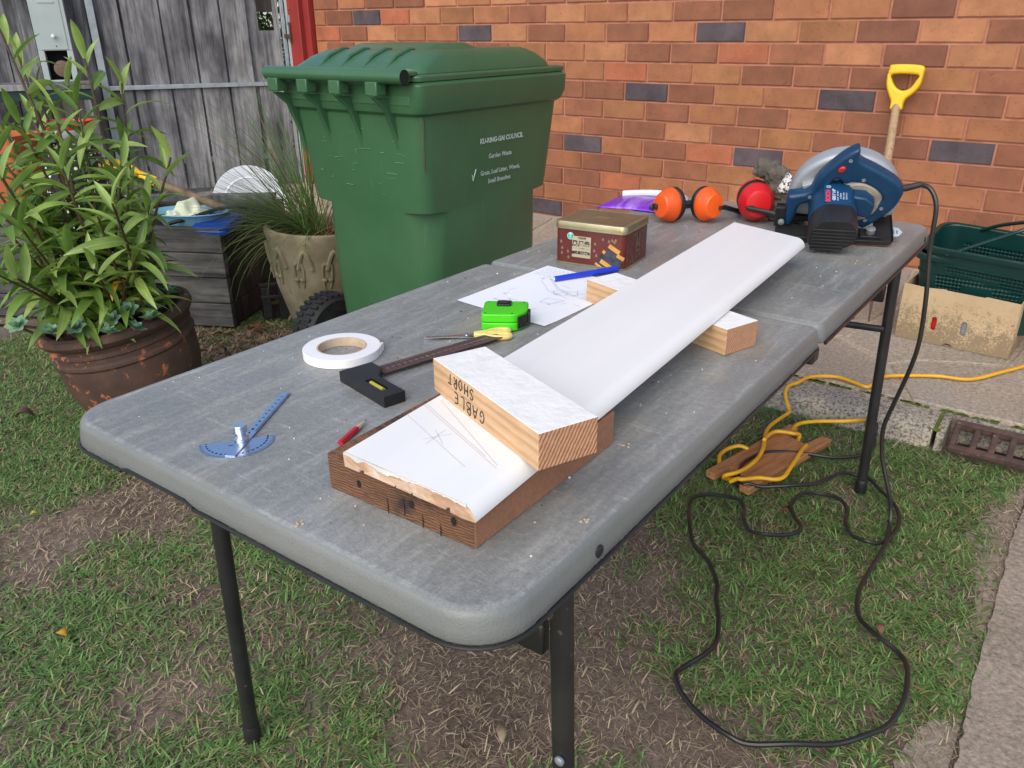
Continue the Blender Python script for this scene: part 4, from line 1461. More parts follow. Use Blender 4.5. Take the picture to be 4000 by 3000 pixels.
for i, (fx, fy, tx, ty__) in enumerate(LEG):
    a_, b_ = Vector((fx, fy, -.665)), Vector((tx, ty__, -.036))
    d_ = (a_ - b_).normalized()
    MB().tube([b_, a_], .0128, 18).build('leg', MAT['black_steel_rusty'] if i == 1 else MAT['black_steel'], tb)
    MB().lathe([(.0138, 0), (.0148, .004), (.0148, .036), (.0134, .040)], 18, 0, Matrix.Translation(a_ + d_ * .036) @ (-d_).to_track_quat('Z', 'Y').to_matrix().to_4x4()).build('leg_foot', MAT['black_plastic'], tb)
for y, m_ in ((.17, 'black_steel_rusty'), (1.655, 'black_steel')):
    MB().box((.078, y - .008, -.172), (.660, y + .008, -.130)).build('cross_bar', MAT[m_], tb, 35, .004)
    s_ = 1 if y < 1 else -1
    MB().tube([(.07, y, -.052), (.66, y, -.052)], .010, 10).build('pivot_tube', MAT[m_], tb)
    for x in (.36, .375):
        MB().tube([(x, y + s_ * .01, -.145), (x, y + s_ * .22, -.060)], .0075, 9).build('brace', MAT[m_], tb)
MB().tube([(.672, 1.64, -.235), (.46, 1.50, -.20), (.37, 1.44, -.10)], .0085, 9).build('brace', MAT['black_steel'], tb)
MB().lathe([(.006, 0), (.006, .003), (.003, .005)], 12, 0, frame((.689, .1565, -.30), (1, 0, 0), (0, 0, 1))).build('leg_rivet', MAT['galv'], tb)

# ------------------------------------------------------------------ timber, board and tools on the table
ba = R(4.0)


def tab(name, label, cat, x, y, z=0, rz=0.0, group=None, rot=None):
    return thing(name, label, cat, tw(x, y, z), TH + rz, group, rot)


br = tab('timber_block', 'dark brown weathered timber block under the white board', 'timber block', .436, .086, .0003)
P = [(0, 0), (.1965, .002), (.1975, .262), (-.003, .258)]
bm_ = MB().prism(P, 0, .0425, [0, 0, 0, 1, 0, 0])
o = bm_.build('block', [MAT['old_brown'], MAT['old_brown_cut']], br, 0, .0015, 2)
for x, z in ((.045, .020), (.118, .022), (.172, .023)):
    nh = MB().lathe([(.0026, 0), (.0032, .0003), (.0012, .0005)], 10, 0, Matrix.Translation((x, .0006, z)) @ Matrix.Rotation(R(90), 4, 'X') @ Matrix.Scale(1.5, 4, (0, 1, 0)))
    nh.build('nail_hole', MAT['void'], br)
for x, z0, z1 in ((.085, .0, .018), (.108, .006, .026), (.132, .0, .016), (.155, .0, .013)):
    q = MB().tube([(x, .0004, z0), (x + .0006, .0004, (z0 + z1) / 2), (x - .0004, .0004, z1)], [.00045, .0005, .0002], 5)
    q.build('crack', MAT['void'], br, 0)

bd = tab('white_board', 'long white painted board with rounded edge lying across the blocks', 'board', .472, .077, .0432, R(3.55))
W_, Tb = .174, .0175
prof = [(0.001, .0), (.022, .0), (.022, .0045), (.030, .0045), (.030, .0015), (.072, .0015), (.072, .004), (.0745, .004), (.0745, .0015), (.094, .0015), (.094, .004), (.0965, .004), (.0965, .0015), (.138, .0015), (.138, .0055), (.144, .0055), (.144, .0005), (.158, .0)]
for i in range(9):
    t = i / 8 * PI / 2
    prof.append((W_ - .018 + .018 * math.sin(t) * 1.0, Tb - .0172 + .0172 * (1 - (1 - math.cos(t))) if False else Tb - .0165 * (1 - math.cos(PI / 2 - t)) - .0))
prof = prof[:18] + [(W_ - .018 + .018 * math.cos(R(a_)), .0015 + .016 * math.sin(R(a_))) for a_ in range(0, 91, 11)] + [(.12, Tb), (.06, Tb), (.003, Tb), (0, Tb - .003)]
near = [(x, -.09 * x * 1.0, z) for x, z in prof]
ring2 = [(x, .40, z) for x, z in prof]
ring3 = [(x, .80, z) for x, z in prof]
far = [(x, 1.214 - .46 * x, z) for x, z in prof]
bb_ = MB().loft([near, ring2, ring3, far], 0, (False, False))
n_ = len(prof)
bb_.add(near, [tuple(range(n_))], 1).add(far, [tuple(range(n_ - 1, -1, -1))], 1)
bo = bb_.build('board', [MAT['white_paint'], MAT['pine_raw_end']], bd, 28)
bmx = bmesh.new()
bmx.from_mesh(bo.data)
bmesh.ops.recalc_face_normals(bmx, faces=bmx.faces)
bmx.to_mesh(bo.data)
bmx.free()
# paint drips over the raw sawn end
dr = MB()
rr = random.Random(2)
low = []
for k in range(50):
    x = .002 + .162 * k / 49
    e = .0026 + .0006 * math.sin(k * .55) + .0004 * math.sin(k * 1.7 + 1) + .0004 * math.sin(k * 3.1) + (.0045 * math.exp(-((k - 6) / 1.6) ** 2)) + .004 * math.exp(-((k - 18) / 3.5) ** 2) - .0022 * math.exp(-((k - 36) / 6) ** 2)
    low.append((x, Tb - max(.0008, e)))
pol = [(x, Tb - .0006) for x, z in low] + low[::-1]
dr.add([(x, -.09 * x - .0010, z) for x, z in pol] + [(x, -.09 * x + .0004, z) for x, z in pol], [tuple(range(99, -1, -1)), tuple(range(100, 200))] + [(i, (i + 1) % 100, 100 + (i + 1) % 100, 100 + i) for i in range(100)])
dr.build('paint_drip', simple('thick_white_paint', (.74, .77, .76), .35), bd, 60)
pm = MB()


def mark(x0, y0, x1, y1, wd=.00021):
    d = Vector((x1 - x0, y1 - y0))
    nn = Vector((-d.y, d.x)).normalized() * wd
    zz = Tb + .00025
    pm.add([(x0 - nn.x, y0 - nn.y, zz), (x1 - nn.x, y1 - nn.y, zz), (x1 + nn.x, y1 + nn.y, zz), (x0 + nn.x, y0 + nn.y, zz)], [(0, 1, 2, 3)])


mark(.004, .098, .125, .038)
mark(.003, .128, .152, .052)
mark(.004, .1315, .130, .066)
mark(.012, .148, .150, .057)
mark(.052, .086, .078, .064)
mark(.054, .062, .073, .088)
mark(.063, .056, .061, .092)
pm.build('pencil_line', simple('graphite', (.42, .42, .44), .5), bd, 0)

GA = R(-22.6)
gb = tab('gable_block', 'pine block with white top lying across the board, marked GABLE SHORT', 'timber block', .4505, .242, .0612, GA)
gl, gw, gh = .224, .070, .0405
go = MB().box((0, 0, 0), (gl, gw, gh), [0, 1, 0, 0, 2, 2]).build('block', [MAT['pine'], MAT['rough_white'], MAT['pine_end']], gb, 0, .0012, 2)
LET = {'G': [[(.9, .85), (.5, 1), (.1, .7), (.1, .3), (.5, 0), (.85, .2), (.85, .45), (.5, .45)]], 'A': [[(0, 0), (.5, 1), (1, 0)], [(.2, .4), (.8, .4)]],
       'B': [[(.1, 0), (.1, 1), (.7, .9), (.75, .65), (.15, .52), (.85, .35), (.8, .05), (.1, 0)]], 'L': [[(.15, 1), (.15, 0), (.8, 0)]],
       'E': [[(.85, 1), (.2, .9), (.1, .5), (.2, .1), (.85, 0)], [(.15, .5), (.75, .52)]], 'S': [[(.85, .85), (.5, 1), (.15, .8), (.5, .5), (.85, .25), (.5, 0), (.1, .15)]],
       'H': [[(.1, 1), (.1, 0)], [(.85, 1), (.85, 0)], [(.1, .5), (.85, .5)]], 'O': [[(.5, 1), (.1, .6), (.3, .05), (.75, .1), (.9, .6), (.5, 1)]],
       'R': [[(.15, 0), (.15, 1), (.75, .85), (.7, .6), (.2, .5), (.85, 0)]], 'T': [[(.5, 0), (.5, 1)], [(.05, 1), (.95, 1)]]}
lt = MB()


def scrawl(word, s_start, zbase, hgt, adv, wd):
    # upside-down handwriting: runs from right to left with the letter tops pointing down
    for i, ch in enumerate(word):
        for st in LET[ch]:
            jz, jx = random.uniform(-.0008, .0008), random.uniform(-.0006, .0006)
            pts = [(s_start - i * adv - x * wd * .95 + jx - .10 * y * wd, -.00005, zbase + jz - y * hgt) for x, y in st]
            pts = [(p[0], -.0001, p[2]) for p in spline(pts, 4)]
            lt.tube(pts, .00072, 6)


scrawl('GABLE', .120, .0185, .0140, .0145, .0105)
scrawl('SHORT', .098, .0365, .0125, .0125, .0095)
lt.build('handwriting', MAT['ink'], gb, 0)

SA = R(-19)
sb = tab('support_block', 'short pine block with white top under the middle of the board', 'timber block', .328, .790, .0003, SA)
MB().box((0, 0, 0), (.322, .070, .0415), [0, 1, 0, 0, 2, 2]).build('block', [MAT['pine'], MAT['rough_white'], MAT['pine_end']], sb, 0, .0012, 2)

# tape roll
tr = tab('tape_roll', 'roll of white double sided tape with cardboard core', 'tape roll', .160, .360, .0004)
ro, ri, h_ = .058, .0375, .0135
MB().loft([[(r * math.cos(2 * PI * i / 64), r * math.sin(2 * PI * i / 64), z) for i in range(64)] for r, z in ((ri, 0), (ro - .0006, 0), (ro, .0006), (ro, h_ - .0006), (ro - .0006, h_), (ri, h_), (ri, 0))], 0, (False, False)).build('tape', MAT['tape_white'], tr)
MB().loft([[(r * math.cos(2 * PI * i / 64), r * math.sin(2 * PI * i / 64), z) for i in range(64)] for r, z in ((ri - .0022, .0002), (ri - .0002, .0002), (ri - .0002, h_ + .0003), (ri - .0022, h_ + .0003), (ri - .0022, .0002))], 0, (False, False)).build('core', MAT['card'], tr)
MB().loft([[(ro * math.cos(t), ro * math.sin(t), z) for z in (.0005, h_ - .0005)] + [((ro + .0006 + k * .02) * math.cos(t), (ro + .0006 + k * .02) * math.sin(t), z) for z in (h_ - .0005, .0005)] for t, k in ((.62, 0), (.72, .02), (.82, .09), (.90, .2))]).build('loose_end', MAT['tape_white'], tr)

# try square
SQ = R(-13.5)
sq = tab('try_square', 'try square with black stock and dark steel blade', 'try square', .232, .288, .0003, SQ)
sk = MB()
ow = [(0, 0), (.116, 0), (.116, .033), (.052, .033), (.030, .046), (0, .046)]
win = (.052, .095, .010, .022)
sk.prism([(0, 0), (.116, 0), (.116, win[2]), (0, win[2])], 0, .0155).prism([(0, win[3]), (.116, win[3]), (.116, .033), (.048, .033), (.028, .050), (0, .050)], 0, .0155)
sk.box((0, win[2], 0), (win[0], win[3], .0155)).box((win[1], win[2], 0), (.116, win[3], .0155))
sk = MB()
hole_t = [(win[0], win[2]), (win[1], win[2]), (win[1], win[3]), (win[0], win[3])]
out_t = [(0, 0), (.116, 0), (.116, .033), (.050, .033), (.028, .052), (0, .052)]
zt_ = .0155
v = [(x, y, zt_) for x, y in out_t] + [(x, y, zt_) for x, y in hole_t] + [(x, y, 0) for x, y in out_t] + [(x, y, zt_ - .006) for x, y in hole_t]
f = [(0, 1, 7, 6), (1, 2, 8, 7), (2, 3, 9, 8), (3, 4, 5, 9), (5, 0, 6, 9)]
f += [(10 + 5, 10 + 4, 10 + 3, 10 + 2, 10 + 1, 10)] + [(10 + i, 10 + (i + 1) % 6, (i + 1) % 6, i) for i in range(6)]
f += [(6 + i, 6 + (i + 1) % 4, 16 + (i + 1) % 4, 16 + i) for i in range(4)] + [(16, 17, 18, 19)]
sk.add(v, f)
sk.build('stock', MAT['black_plastic'], sq, 0, .0008, 2)
MB().tube([(win[0] + .006, .016, .0118), (win[1] - .006, .016, .0118)], .0035, 12).build('vial', simple('yellow_vial', (.42, .38, .04), .1, (.36, .33, .03), 20), sq)
bl_ = MB().box((.004, .0525, .006), (.0315, .272, .0074)).build('blade', simple('browned_steel', (.125, .068, .060), .42, (.075, .045, .042), 30, metal=.35, stretch=(6, 1, 1)), sq)
mk = MB()
for i in range(1, 40):
    y = .056 + i * .005
    l = .006 if i % 2 else .009
    mk.box((.0313 - l, y, .0075), (.0313, y + .0005, .0077)).box((.0045, y, .0075), (.0045 + l * .7, y + .0005, .0077))
for i in range(1, 20):
    text_mesh(str(i * 10), .0062, frame((.0185, .056 + i * .010, .0076), (0, 1, 0), (-1, 0, 0)), mk)
mk.build('scale_marks', simple('pale_etching', (.24, .19, .18), .5), bl_, 0)

# protractor with rule arm
pr = tab('protractor', 'steel protractor with rule arm and round locking knob', 'protractor', .264, .094, .0003, R(52.6))
pts = [(.0435 * math.cos(R(180 + 180 * i / 40)), .0435 * math.sin(R(180 + 180 * i / 40))) for i in range(41)]
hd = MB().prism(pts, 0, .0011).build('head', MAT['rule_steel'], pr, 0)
mk = MB()
for d in range(0, 181, 2):
    a_ = R(180 + d)
    r0 = .0405 if d % 10 else .038
    p, q = Vector((r0 * math.cos(a_), r0 * math.sin(a_), .00125)), Vector((.043 * math.cos(a_), .043 * math.sin(a_), .00125))
    nn = Vector((-math.sin(a_), math.cos(a_), 0)) * .00013
    mk.add([p - nn, q - nn, q + nn, p + nn], [(0, 1, 2, 3)])
for d in range(0, 181, 10):
    a_ = R(180 + d)
    for r_, tx_ in ((.0355, d),):
        text_mesh(str(tx_), .0030, frame((r_ * math.cos(a_), r_ * math.sin(a_), .0013), (-math.sin(a_), math.cos(a_), 0), (-math.cos(a_), -math.sin(a_), 0)), mk)
text_mesh('STAINLESS STEEL', .0026, frame((0, -.012, .0013), (1, 0, 0), (0, 1, 0)), mk)
mk.build('degree_marks', MAT['ink'], hd, 0)
# arm from the far end through the knob to the lower edge of the head
ea, eb = Vector((.204, .2175, 0)), Vector((.2915, .0640, 0))
ctr = Vector((.264, .094, 0))
rot = Matrix.Rotation(-R(52.6), 3, 'Z')
ea, eb = rot @ (ea - ctr), rot @ (eb - ctr)
AM = frame(eb + Vector((0, 0, .00135)), ea - eb, Vector((-(ea - eb).y, (ea - eb).x, 0)))
al = (ea - eb).length
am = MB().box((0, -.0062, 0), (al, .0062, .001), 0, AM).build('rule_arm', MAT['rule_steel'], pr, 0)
mk = MB()
for i in range(0, 111):
    l = .0022 if i % 5 else .0034
    x = al - .004 - i * .0010 * 1.0
    mk.box((x - .00012, -.0060, .00115), (x + .00012, -.0060 + l, .0012), 0, AM)
for i in range(1, 11):
    text_mesh(str(i), .0048, AM @ frame((al - .004 - i * .0105, .0012, .00118), (-1, 0, 0), (0, -1, 0)), mk)
text_mesh('cm', .0032, AM @ frame((al - .119, .0012, .00118), (-1, 0, 0), (0, -1, 0)), mk)
mk.build('rule_marks', MAT['ink'], am, 0)
kx = rot @ (Vector((.268, .0975, 0)) - ctr)
MB().lathe([(.0085, .0025), (.0088, .004), (.0062, .0060), (.0055, .0068), (.0055, .0120), (.0078, .0125), (.0080, .0135), (.0080, .0205), (.0074, .0212)], 28, 0, Matrix.Translation(kx), (True, True)).build('locking_knob', MAT['steel'], pr)

# pencil
pn = tab('pencil', 'stubby red carpenter pencil beside the brown timber block', 'pencil', .3565, .2160, .0042, R(-73))
hx = [(0.0040 * math.cos(R(60 * i)), .0033 * math.sin(R(60 * i))) for i in range(6)]
X = frame((.022, 0, 0), (0, 1, 0), (0, 0, 1))
MB().prism(hx, 0, .040, 0, X).build('barrel', MAT['red_paint'], pn, 0)
MB().prism([(x * .25, y * .25) for x, y in hx], -.020, -.0002, 0, X, hx).build('sharpened_wood', MAT['card'], pn, 0)
MB().prism([(x * .02, y * .02) for x, y in hx], -.026, -.0202, 0, X, [(x * .25, y * .25) for x, y in hx]).build('lead', MAT['ink'], pn, 0)

# scissors
sc = tab('scissors', 'scissors with pale yellow handles beside the green tape measure', 'scissors', .270, .523, .004, R(42))
for sgn in (1, -1):
    X = Matrix.Rotation(sgn * R(3.5), 4, 'Z')
    MB().prism([(-.068, sgn * .0004), (-.062, -sgn * .0030), (.0, -sgn * .0052), (.020, -sgn * .001), (.020, sgn * .004), (.0, sgn * .0038)], .0012 * sgn - .0008, .0012 * sgn + .0008, 0, X).build('blade', MAT['steel'], sc, 0)
    c = .008
    loop = [(.016, sgn * .002), (.028, sgn * .0045), (.040, sgn * .0035), (.054, sgn * .0040), (.066, sgn * .0075), (.067, sgn * .0145), (.057, sgn * .0185), (.044, sgn * .0165), (.034, sgn * .0105), (.030, sgn * .0065)]
    hm = MB().tube([(x, y, .0015) for x, y in spline(loop, 5)], [.0042] * 46, 10)
    hm.tube([(.012, sgn * .001, .0015), (.030, sgn * .006, .0015)], .0052, 10)
    hm.build('handle', MAT['pale_yellow'], sc)
MB().lathe([(.0038, .0022), (.0038, .0034), (.002, .0042)], 16, 0, None, (True, True)).build('screw', MAT['steel'], sc)

# tape measure
tm = tab('tape_measure', 'bright green tape measure lying flat on the sketch', 'tape measure', .2795, .6075, .0012, R(32))
ol_ = [(-.034, -.036), (.022, -.036), (.040, -.012), (.040, .036), (-.034, .036)]


def rnd(poly, r, n=4):
    out = []
    m = len(poly)
    for i in range(m):
        a_, b_, c_ = Vector(poly[i - 1]), Vector(poly[i]), Vector(poly[(i + 1) % m])
        p, q = b_ + (a_ - b_).normalized() * r, b_ + (c_ - b_).normalized() * r
        for k in range(n + 1):
            t = k / n
            out.append(tuple(p * (1 - t) ** 2 + b_ * 2 * t * (1 - t) + q * t * t))
    return out


ol2 = rnd(ol_, .009)
MB().prism(ol2, 0, .0140).build('lower_shell', MAT['lime'], tm, 50, .002)
MB().prism(ol2, .0144, .0285).build('upper_shell', MAT['lime'], tm, 50, .002)
MB().prism(rnd([(-.012, .006), (.012, .006), (.012, .028), (-.012, .028)], .004), .0286, .0322).prism(rnd([(-.008, .010), (.008, .010), (.008, .020), (-.008, .020)], .003), .0323, .0350).build('belt_clip', MAT['black_plastic'], tm, 50, .0006)
MB().box((.0402, -.012, .004), (.0445, .010, .024)).build('mouth', MAT['black_plastic'], tm, 0, .001)
MB().prism([(.0250, -.0335), (.0268, -.0348), (.0395, -.0175), (.0380, -.0160)], .004, .024).build('lock_button', MAT['black_plastic'], tm, 0, .0005)
for x, y in ((-.027, -.029), (-.027, .029), (.016, -.029), (.032, .028)):
    MB().lathe([(.0018, .02855), (.0018, .0287)], 10, 0, Matrix.Translation((x, y, 0))).build('screw', MAT['ink'], tm)

# sketch on paper and pen
pa = tab('paper_sheet', 'sheet of white paper with blue pen sketches', 'paper', .1335, .6620, .0005, R(-1.5))
n_ = 24
b = MB()
for j in range(n_ + 1):
    for i in range(n_ + 1):
        u, v_ = i / n_, j / n_
        z = .0004 + .0035 * max(0, u - .25) * (1 - u) * math.sin(3.1 * v_) + .004 * max(0, .12 - v_) * 8 * (u > .6) * (u - .6)
        b.v.append((u * .21, -.022 * u + v_ * .285, z))
b.f = [(j * (n_ + 1) + i, j * (n_ + 1) + i + 1, (j + 1) * (n_ + 1) + i + 1, (j + 1) * (n_ + 1) + i) for j in range(n_) for i in range(n_)]
b.m = [0] * len(b.f)
b.build('sheet', MAT['paper'], pa, 80)


def paper_z(x, y):
    u = x / .21
    v_ = (y + .022 * u) / .285
    return .0004 + .0035 * max(0, u - .25) * (1 - u) * math.sin(3.1 * v_) + .00035


sk = MB()
rr = random.Random(8)


def pen(pts, wd=.00026):
    P = [(Vector(p) + Vector((rr.gauss(0, .0004), rr.gauss(0, .0004)))) for p in pts]
    for a_, b_ in zip(P, P[1:]):
        k = max(1, int((b_ - a_).length / .012))
        for t in range(k):
            p, q = a_.lerp(b_, t / k), a_.lerp(b_, (t + 1) / k)
            if (q - p).length < 1e-5:
                continue
            nn = Vector((-(q - p).y, (q - p).x)).normalized() * wd
            sk.add([(p.x - nn.x, p.y - nn.y, paper_z(p.x, p.y)), (q.x - nn.x, q.y - nn.y, paper_z(q.x, q.y)), (q.x + nn.x, q.y + nn.y, paper_z(q.x, q.y)), (p.x + nn.x, p.y + nn.y, paper_z(p.x, p.y))], [(0, 1, 2, 3)])


for k in range(6):                       # block of handwritten rows at the far left corner
    y = .268 - k * .0095
    x = .012
    while x < .075:
        l = rr.uniform(.003, .009)
        pen([(x, y), (x + l * .3, y + .003), (x + l * .6, y - .001), (x + l, y + .002)], .00022)
        x += l + rr.uniform(.002, .004)
pen([(.055, .215), (.11, .165), (.16, .145)])
pen([(.058, .209), (.112, .159), (.162, .139)])
pen([(.052, .19), (.105, .14), (.155, .125)])
pen([(.110, .150), (.150, .165), (.165, .145), (.125, .128), (.110, .150)])
pen([(.125, .105), (.160, .110), (.155, .085), (.128, .078), (.125, .105)])
pen([(.145, .175), (.160, .155)])
for k in range(26):
    x, y = rr.uniform(.02, .19), rr.uniform(.02, .24)
    a_ = rr.choice([.1, .2, 1.2, -.3])
    l = rr.uniform(.008, .03)
    pen([(x, y), (x + l * math.cos(a_), y + l * math.sin(a_))], .00028)
    if rr.random() < .5:
        pen([(x, y), (x + .003, y + .005), (x + .005, y - .002), (x + .008, y + .004)], .00022)
sk.build('pen_sketch', MAT['bluestone'], pa, 0)
pe = tab('felt_pen', 'blue felt tip pen lying on the sketch in front of the tin', 'pen', .2165, .8560, .0072, R(63.5))
X = frame((0, 0, 0), (0, 1, 0), (0, 0, 1))
MB().lathe([(.0035, 0), (.0052, .0012), (.0056, .06), (.0058, .098)], 20, 0, X).build('barrel', MAT['blue_pen'], pe)
MB().lathe([(.0066, .0985), (.0066, .14), (.0058, .146), (.004, .147)], 20, 0, X).build('cap', MAT['blue_pen'], pe)
MB().lathe([(.0034, -.0006), (.0034, -.0002)], 16, 0, X).build('end_plug', MAT['white_plastic'], pe)

# biscuit tin
TA = R(6.5)
ti = tab('biscuit_tin', 'red and gold biscuit tin with Chinese lettering', 'biscuit tin', .2045, 1.057, .0003, TA)
hx_, hy_ = .0770, .0655
MB().loft([[(x, y, z) for x, y in rrect(hx_ - i_, hy_ - i_, .011)] for i_, z in ((.002, 0), (.0, .002), (.0, .074))], 0).build('tin_body', MAT['tin'], ti, 40)
MB().loft([[(x, y, z) for x, y in rrect(hx_ + i_, hy_ + i_, .012)] for i_, z in ((-.001, .0005), (.0012, .0005), (.0012, .0026), (.0002, .0032))], 0, (False, False)).build('base_seam', MAT['gold_rim'], ti, 40)
MB().loft([[(x, y, z) for x, y in rrect(hx_ + i_, hy_ + i_, .012)] for i_, z in ((.0005, .0725), (.0022, .0728), (.0022, .0745), (.0016, .0752), (.0016, .0860), (.0008, .0878), (-.0015, .0888), (-.005, .0889), (-.0062, .0878))], 0, (False, False)).build('lid_rim', MAT['gold_rim'], ti, 40)
lt_ = MB().loft([[(x, y, z) for x, y in rrect(hx_ + i_, hy_ + i_, .009)] for i_, z in ((-.0060, .0862), (-.0064, .0880))], 0).build('lid_top', MAT['gold_lid'], ti, 40)
MB().prism([(-.022, -.006), (.012, -.010), (.022, .006), (-.012, .010)], .0881, .0886).build('lid_emblem', MAT['gold_rim'], ti, 0, .0004)


def front(x, z, off=.0004):
    return frame((x, -hy_ - off, z), (1, 0, 0), (0, 0, 1))


def side(y, z, off=.0004):
    return frame((hx_ + off, y, z), (0, 1, 0), (0, 0, 1))


lb_ = MB().box((-.0215, -.0225, 0), (.0215, .0225, .0003), 0, front(-.0175, .038)).build('front_label', MAT['label_gold'], ti, 0)
tx = MB()
text_mesh('紫菜肉鬆', .0046, front(-.0165, .0560, .0008), tx, 0, .00012)
text_mesh('鳳凰卷', .0135, front(-.0185, .0440, .0008), tx, 0, .00035)
text_mesh('一九三五年始創', .0020, front(-.0175, .0350, .0008), tx)
tx.box((-.0195, -.00015, 0), (-.0095, .00015, .0001), 0, front(-.0175, .0350, .0008)).box((.0095, -.00015, 0), (.0195, .00015, .0001), 0, front(-.0175, .0350, .0008))
text_mesh('咀香園餅家', .0072, front(-.0150, .0255, .0008), tx, 0, .00025)
tx.box((-.0030, -.0032, 0), (.0030, .0032, .0001), 0, front(-.0355, .0255, .0008))
for a_, b__ in (((-.0215, -.0225), (.0215, -.0220)), ((-.0215, .0220), (.0215, .0225)), ((-.0215, -.0225), (-.0210, .0225)), ((.0210, -.0225), (.0215, .0225))):
    tx.box((a_[0], a_[1], 0), (b__[0], b__[1], .0001), 0, front(-.0175, .038, .0009))
tx.build('front_lettering', MAT['ink'], lb_, 0)
st_ = MB().lathe([(.0075, 0), (.0075, .0004)], 28, 0, front(-.0425, .0590, .0005)).build('green_label', MAT['sticker'], ti, 0)
tx = MB().lathe([(.0074, 0), (.0074, .0001), (.0068, .0001), (.0068, 0)], 28, 0, front(-.0425, .0590, .0011), (False, False))
text_mesh('素', .0058, front(-.0425, .0622, .0011), tx, 0, .00015)
text_mesh('食', .0058, front(-.0425, .0560, .0011), tx, 0, .00015)
tx.build('green_label_text', MAT['white_plastic'], st_, 0)
sl_ = MB().box((-.0085, -.018, 0), (.0085, .016, .0003), 0, side(.006, .044)).build('side_label', MAT['label_dim'], ti, 0)
tx = MB()
for ch, z in (('鳳', .0545), ('凰', .0435), ('卷', .0325)):
    text_mesh(ch, .0105, side(.006, z, .0008), tx, 0, .0003)
tx.build('side_lettering', MAT['ink'], sl_, 0)
em = MB()
rr = random.Random(4)
for k in range(34):                      # little gilt charms printed round the tin
    x, z = rr.uniform(-.07, .066), rr.uniform(.008, .068)
    if -.045 < x < .01 and .012 < z < .066 or x > .02 and z < .045:
        continue
    e = [(.0024 * math.cos(t) * (1 - .3 * math.sin(t)), .0034 * math.sin(t)) for t in [2 * PI * i / 10 for i in range(10)]]
    em.prism(e, 0, .00012, 0, front(x, z, .0003))
for k in range(22):
    y, z = rr.uniform(-.055, .055), rr.uniform(.008, .066)
    if -.006 < y < .018:
        continue
    em.prism([(.0022 * math.cos(t), .0034 * math.sin(t)) for t in [2 * PI * i / 10 for i in range(10)]], 0, .00012, 0, side(y, z, .0003))
em.build('gilt_charms', MAT['label_dim'], ti, 0)
ro_ = MB()


def print_roll(x, z, ln, wd, ang, off, g0, g1):
    m = front(x, z, off) @ Matrix.Rotation(ang, 4, 'Z')
    ro_.box((-wd, -ln, 0), (wd, ln, .0001), 0, m)
    ro_.box((-wd * 1.06, ln - g0, 0), (wd * 1.06, ln + .004, .0002), 1, m)
    if g1:
        ro_.box((-wd * 1.06, -ln - .003, 0), (wd * 1.06, -ln + g1, .0002), 1, m)


print_roll(.0290, .0180, .0150, .0075, R(-30), .0004, .003, .002)
print_roll(.0460, .0250, .0195, .0125, R(-28), .0007, .005, .006)
print_roll(.0640, .0150, .0130, .0080, R(-24), .0010, .004, 0)
ro_.build('printed_rolls', [MAT['roll_dark'], MAT['roll_gold']], ti, 0)

# purple packet hanging over the far left edge
pu = tab('purple_packet', 'purple and white striped packet lying on the table edge behind the tin', 'packet', .035, 1.60, .004, R(8))
b = MB()
nx, ny = 18, 12
for j in range(ny + 1):
    for i in range(nx + 1):
        u, v_ = i / nx, j / ny
        x, y = -.115 + .19 * u, -.085 + .17 * v_ + .012 * math.sin(3 * u)
        e = math.sin(PI * min(1, max(0, u))) ** .5 * math.sin(PI * min(1, max(0, v_))) ** .5
        b.v.append((x, y, 0.001 + .013 * e + .002 * math.sin(17 * u + 3 * v_) * e))
b.f = [(j * (nx + 1) + i, j * (nx + 1) + i + 1, (j + 1) * (nx + 1) + i + 1, (j + 1) * (nx + 1) + i) for j in range(ny) for i in range(nx)]
b.m = [0] * len(b.f)
k0 = len(b.v)
po = b.build('film', MAT['purple'], pu, 80)
q = po.modifiers.new('thick', 'SOLIDIFY')
q.thickness = .003
wp = MB()
pts = spline([(-.105, .083, .008), (-.05, .092, .013), (.0, .096, .015), (.055, .094, .012), (.078, .082, .008)], 6)
wp.tube(pts, [.010] * len(pts), 10)
wp.build('white_band', MAT['white_plastic'], pu)

# ------------------------------------------------------------------ circular saw
def curve_shape(loops, extrude, bevel, res=2):
    """flat outline with holes, thickened both ways, rounded edges; returns verts, faces in local XY"""
    cu = bpy.data.curves.new('shape', 'CURVE')
    cu.dimensions = '2D'
    cu.fill_mode = 'BOTH'
    cu.extrude = extrude
    cu.bevel_depth = bevel
    cu.bevel_resolution = res
    cu.offset = -bevel
    for lp in loops:
        sp_ = cu.splines.new('POLY')
        sp_.points.add(len(lp) - 1)
        for p, q in zip(sp_.points, lp):
            p.co = (q[0], q[1], 0, 1)
        sp_.use_cyclic_u = True
    o = bpy.data.objects.new('shape', cu)
    me = bpy.data.meshes.new_from_object(o)
    r = [v.co[:] for v in me.vertices], [tuple(p.vertices) for p in me.polygons]
    bpy.data.objects.remove(o)
    bpy.data.meshes.remove(me)
    bpy.data.curves.remove(cu)
    return r


def smooth_loop(pts, per=3):
    P = [Vector(p) for p in pts]
    n = len(P)
    out = []
    for i in range(n):
        a, b, c, d = P[i - 1], P[i], P[(i + 1) % n], P[(i + 2) % n]
        for j in range(per):
            t = j / per
            out.append(tuple(0.5 * ((2 * b) + (c - a) * t + (2 * a - 5 * b + 4 * c - d) * t * t + (3 * b - a - 3 * c + d) * t ** 3)))
    return out


XZ = frame((0, 0, 0), (1, 0, 0), (0, 0, 1))       # shape plane XY -> local XZ, thickness along -y
sw = thing('circular_saw', 'dark blue circular saw with grey blade guard at the far end of the table', 'circular saw', tw(.672, 1.495, .0045), 0, rot=(R(25), 0, R(20) + TH))


def at_y(y):
    m = XZ.copy()
    m.translation = Vector((0, y, 0))
    return m


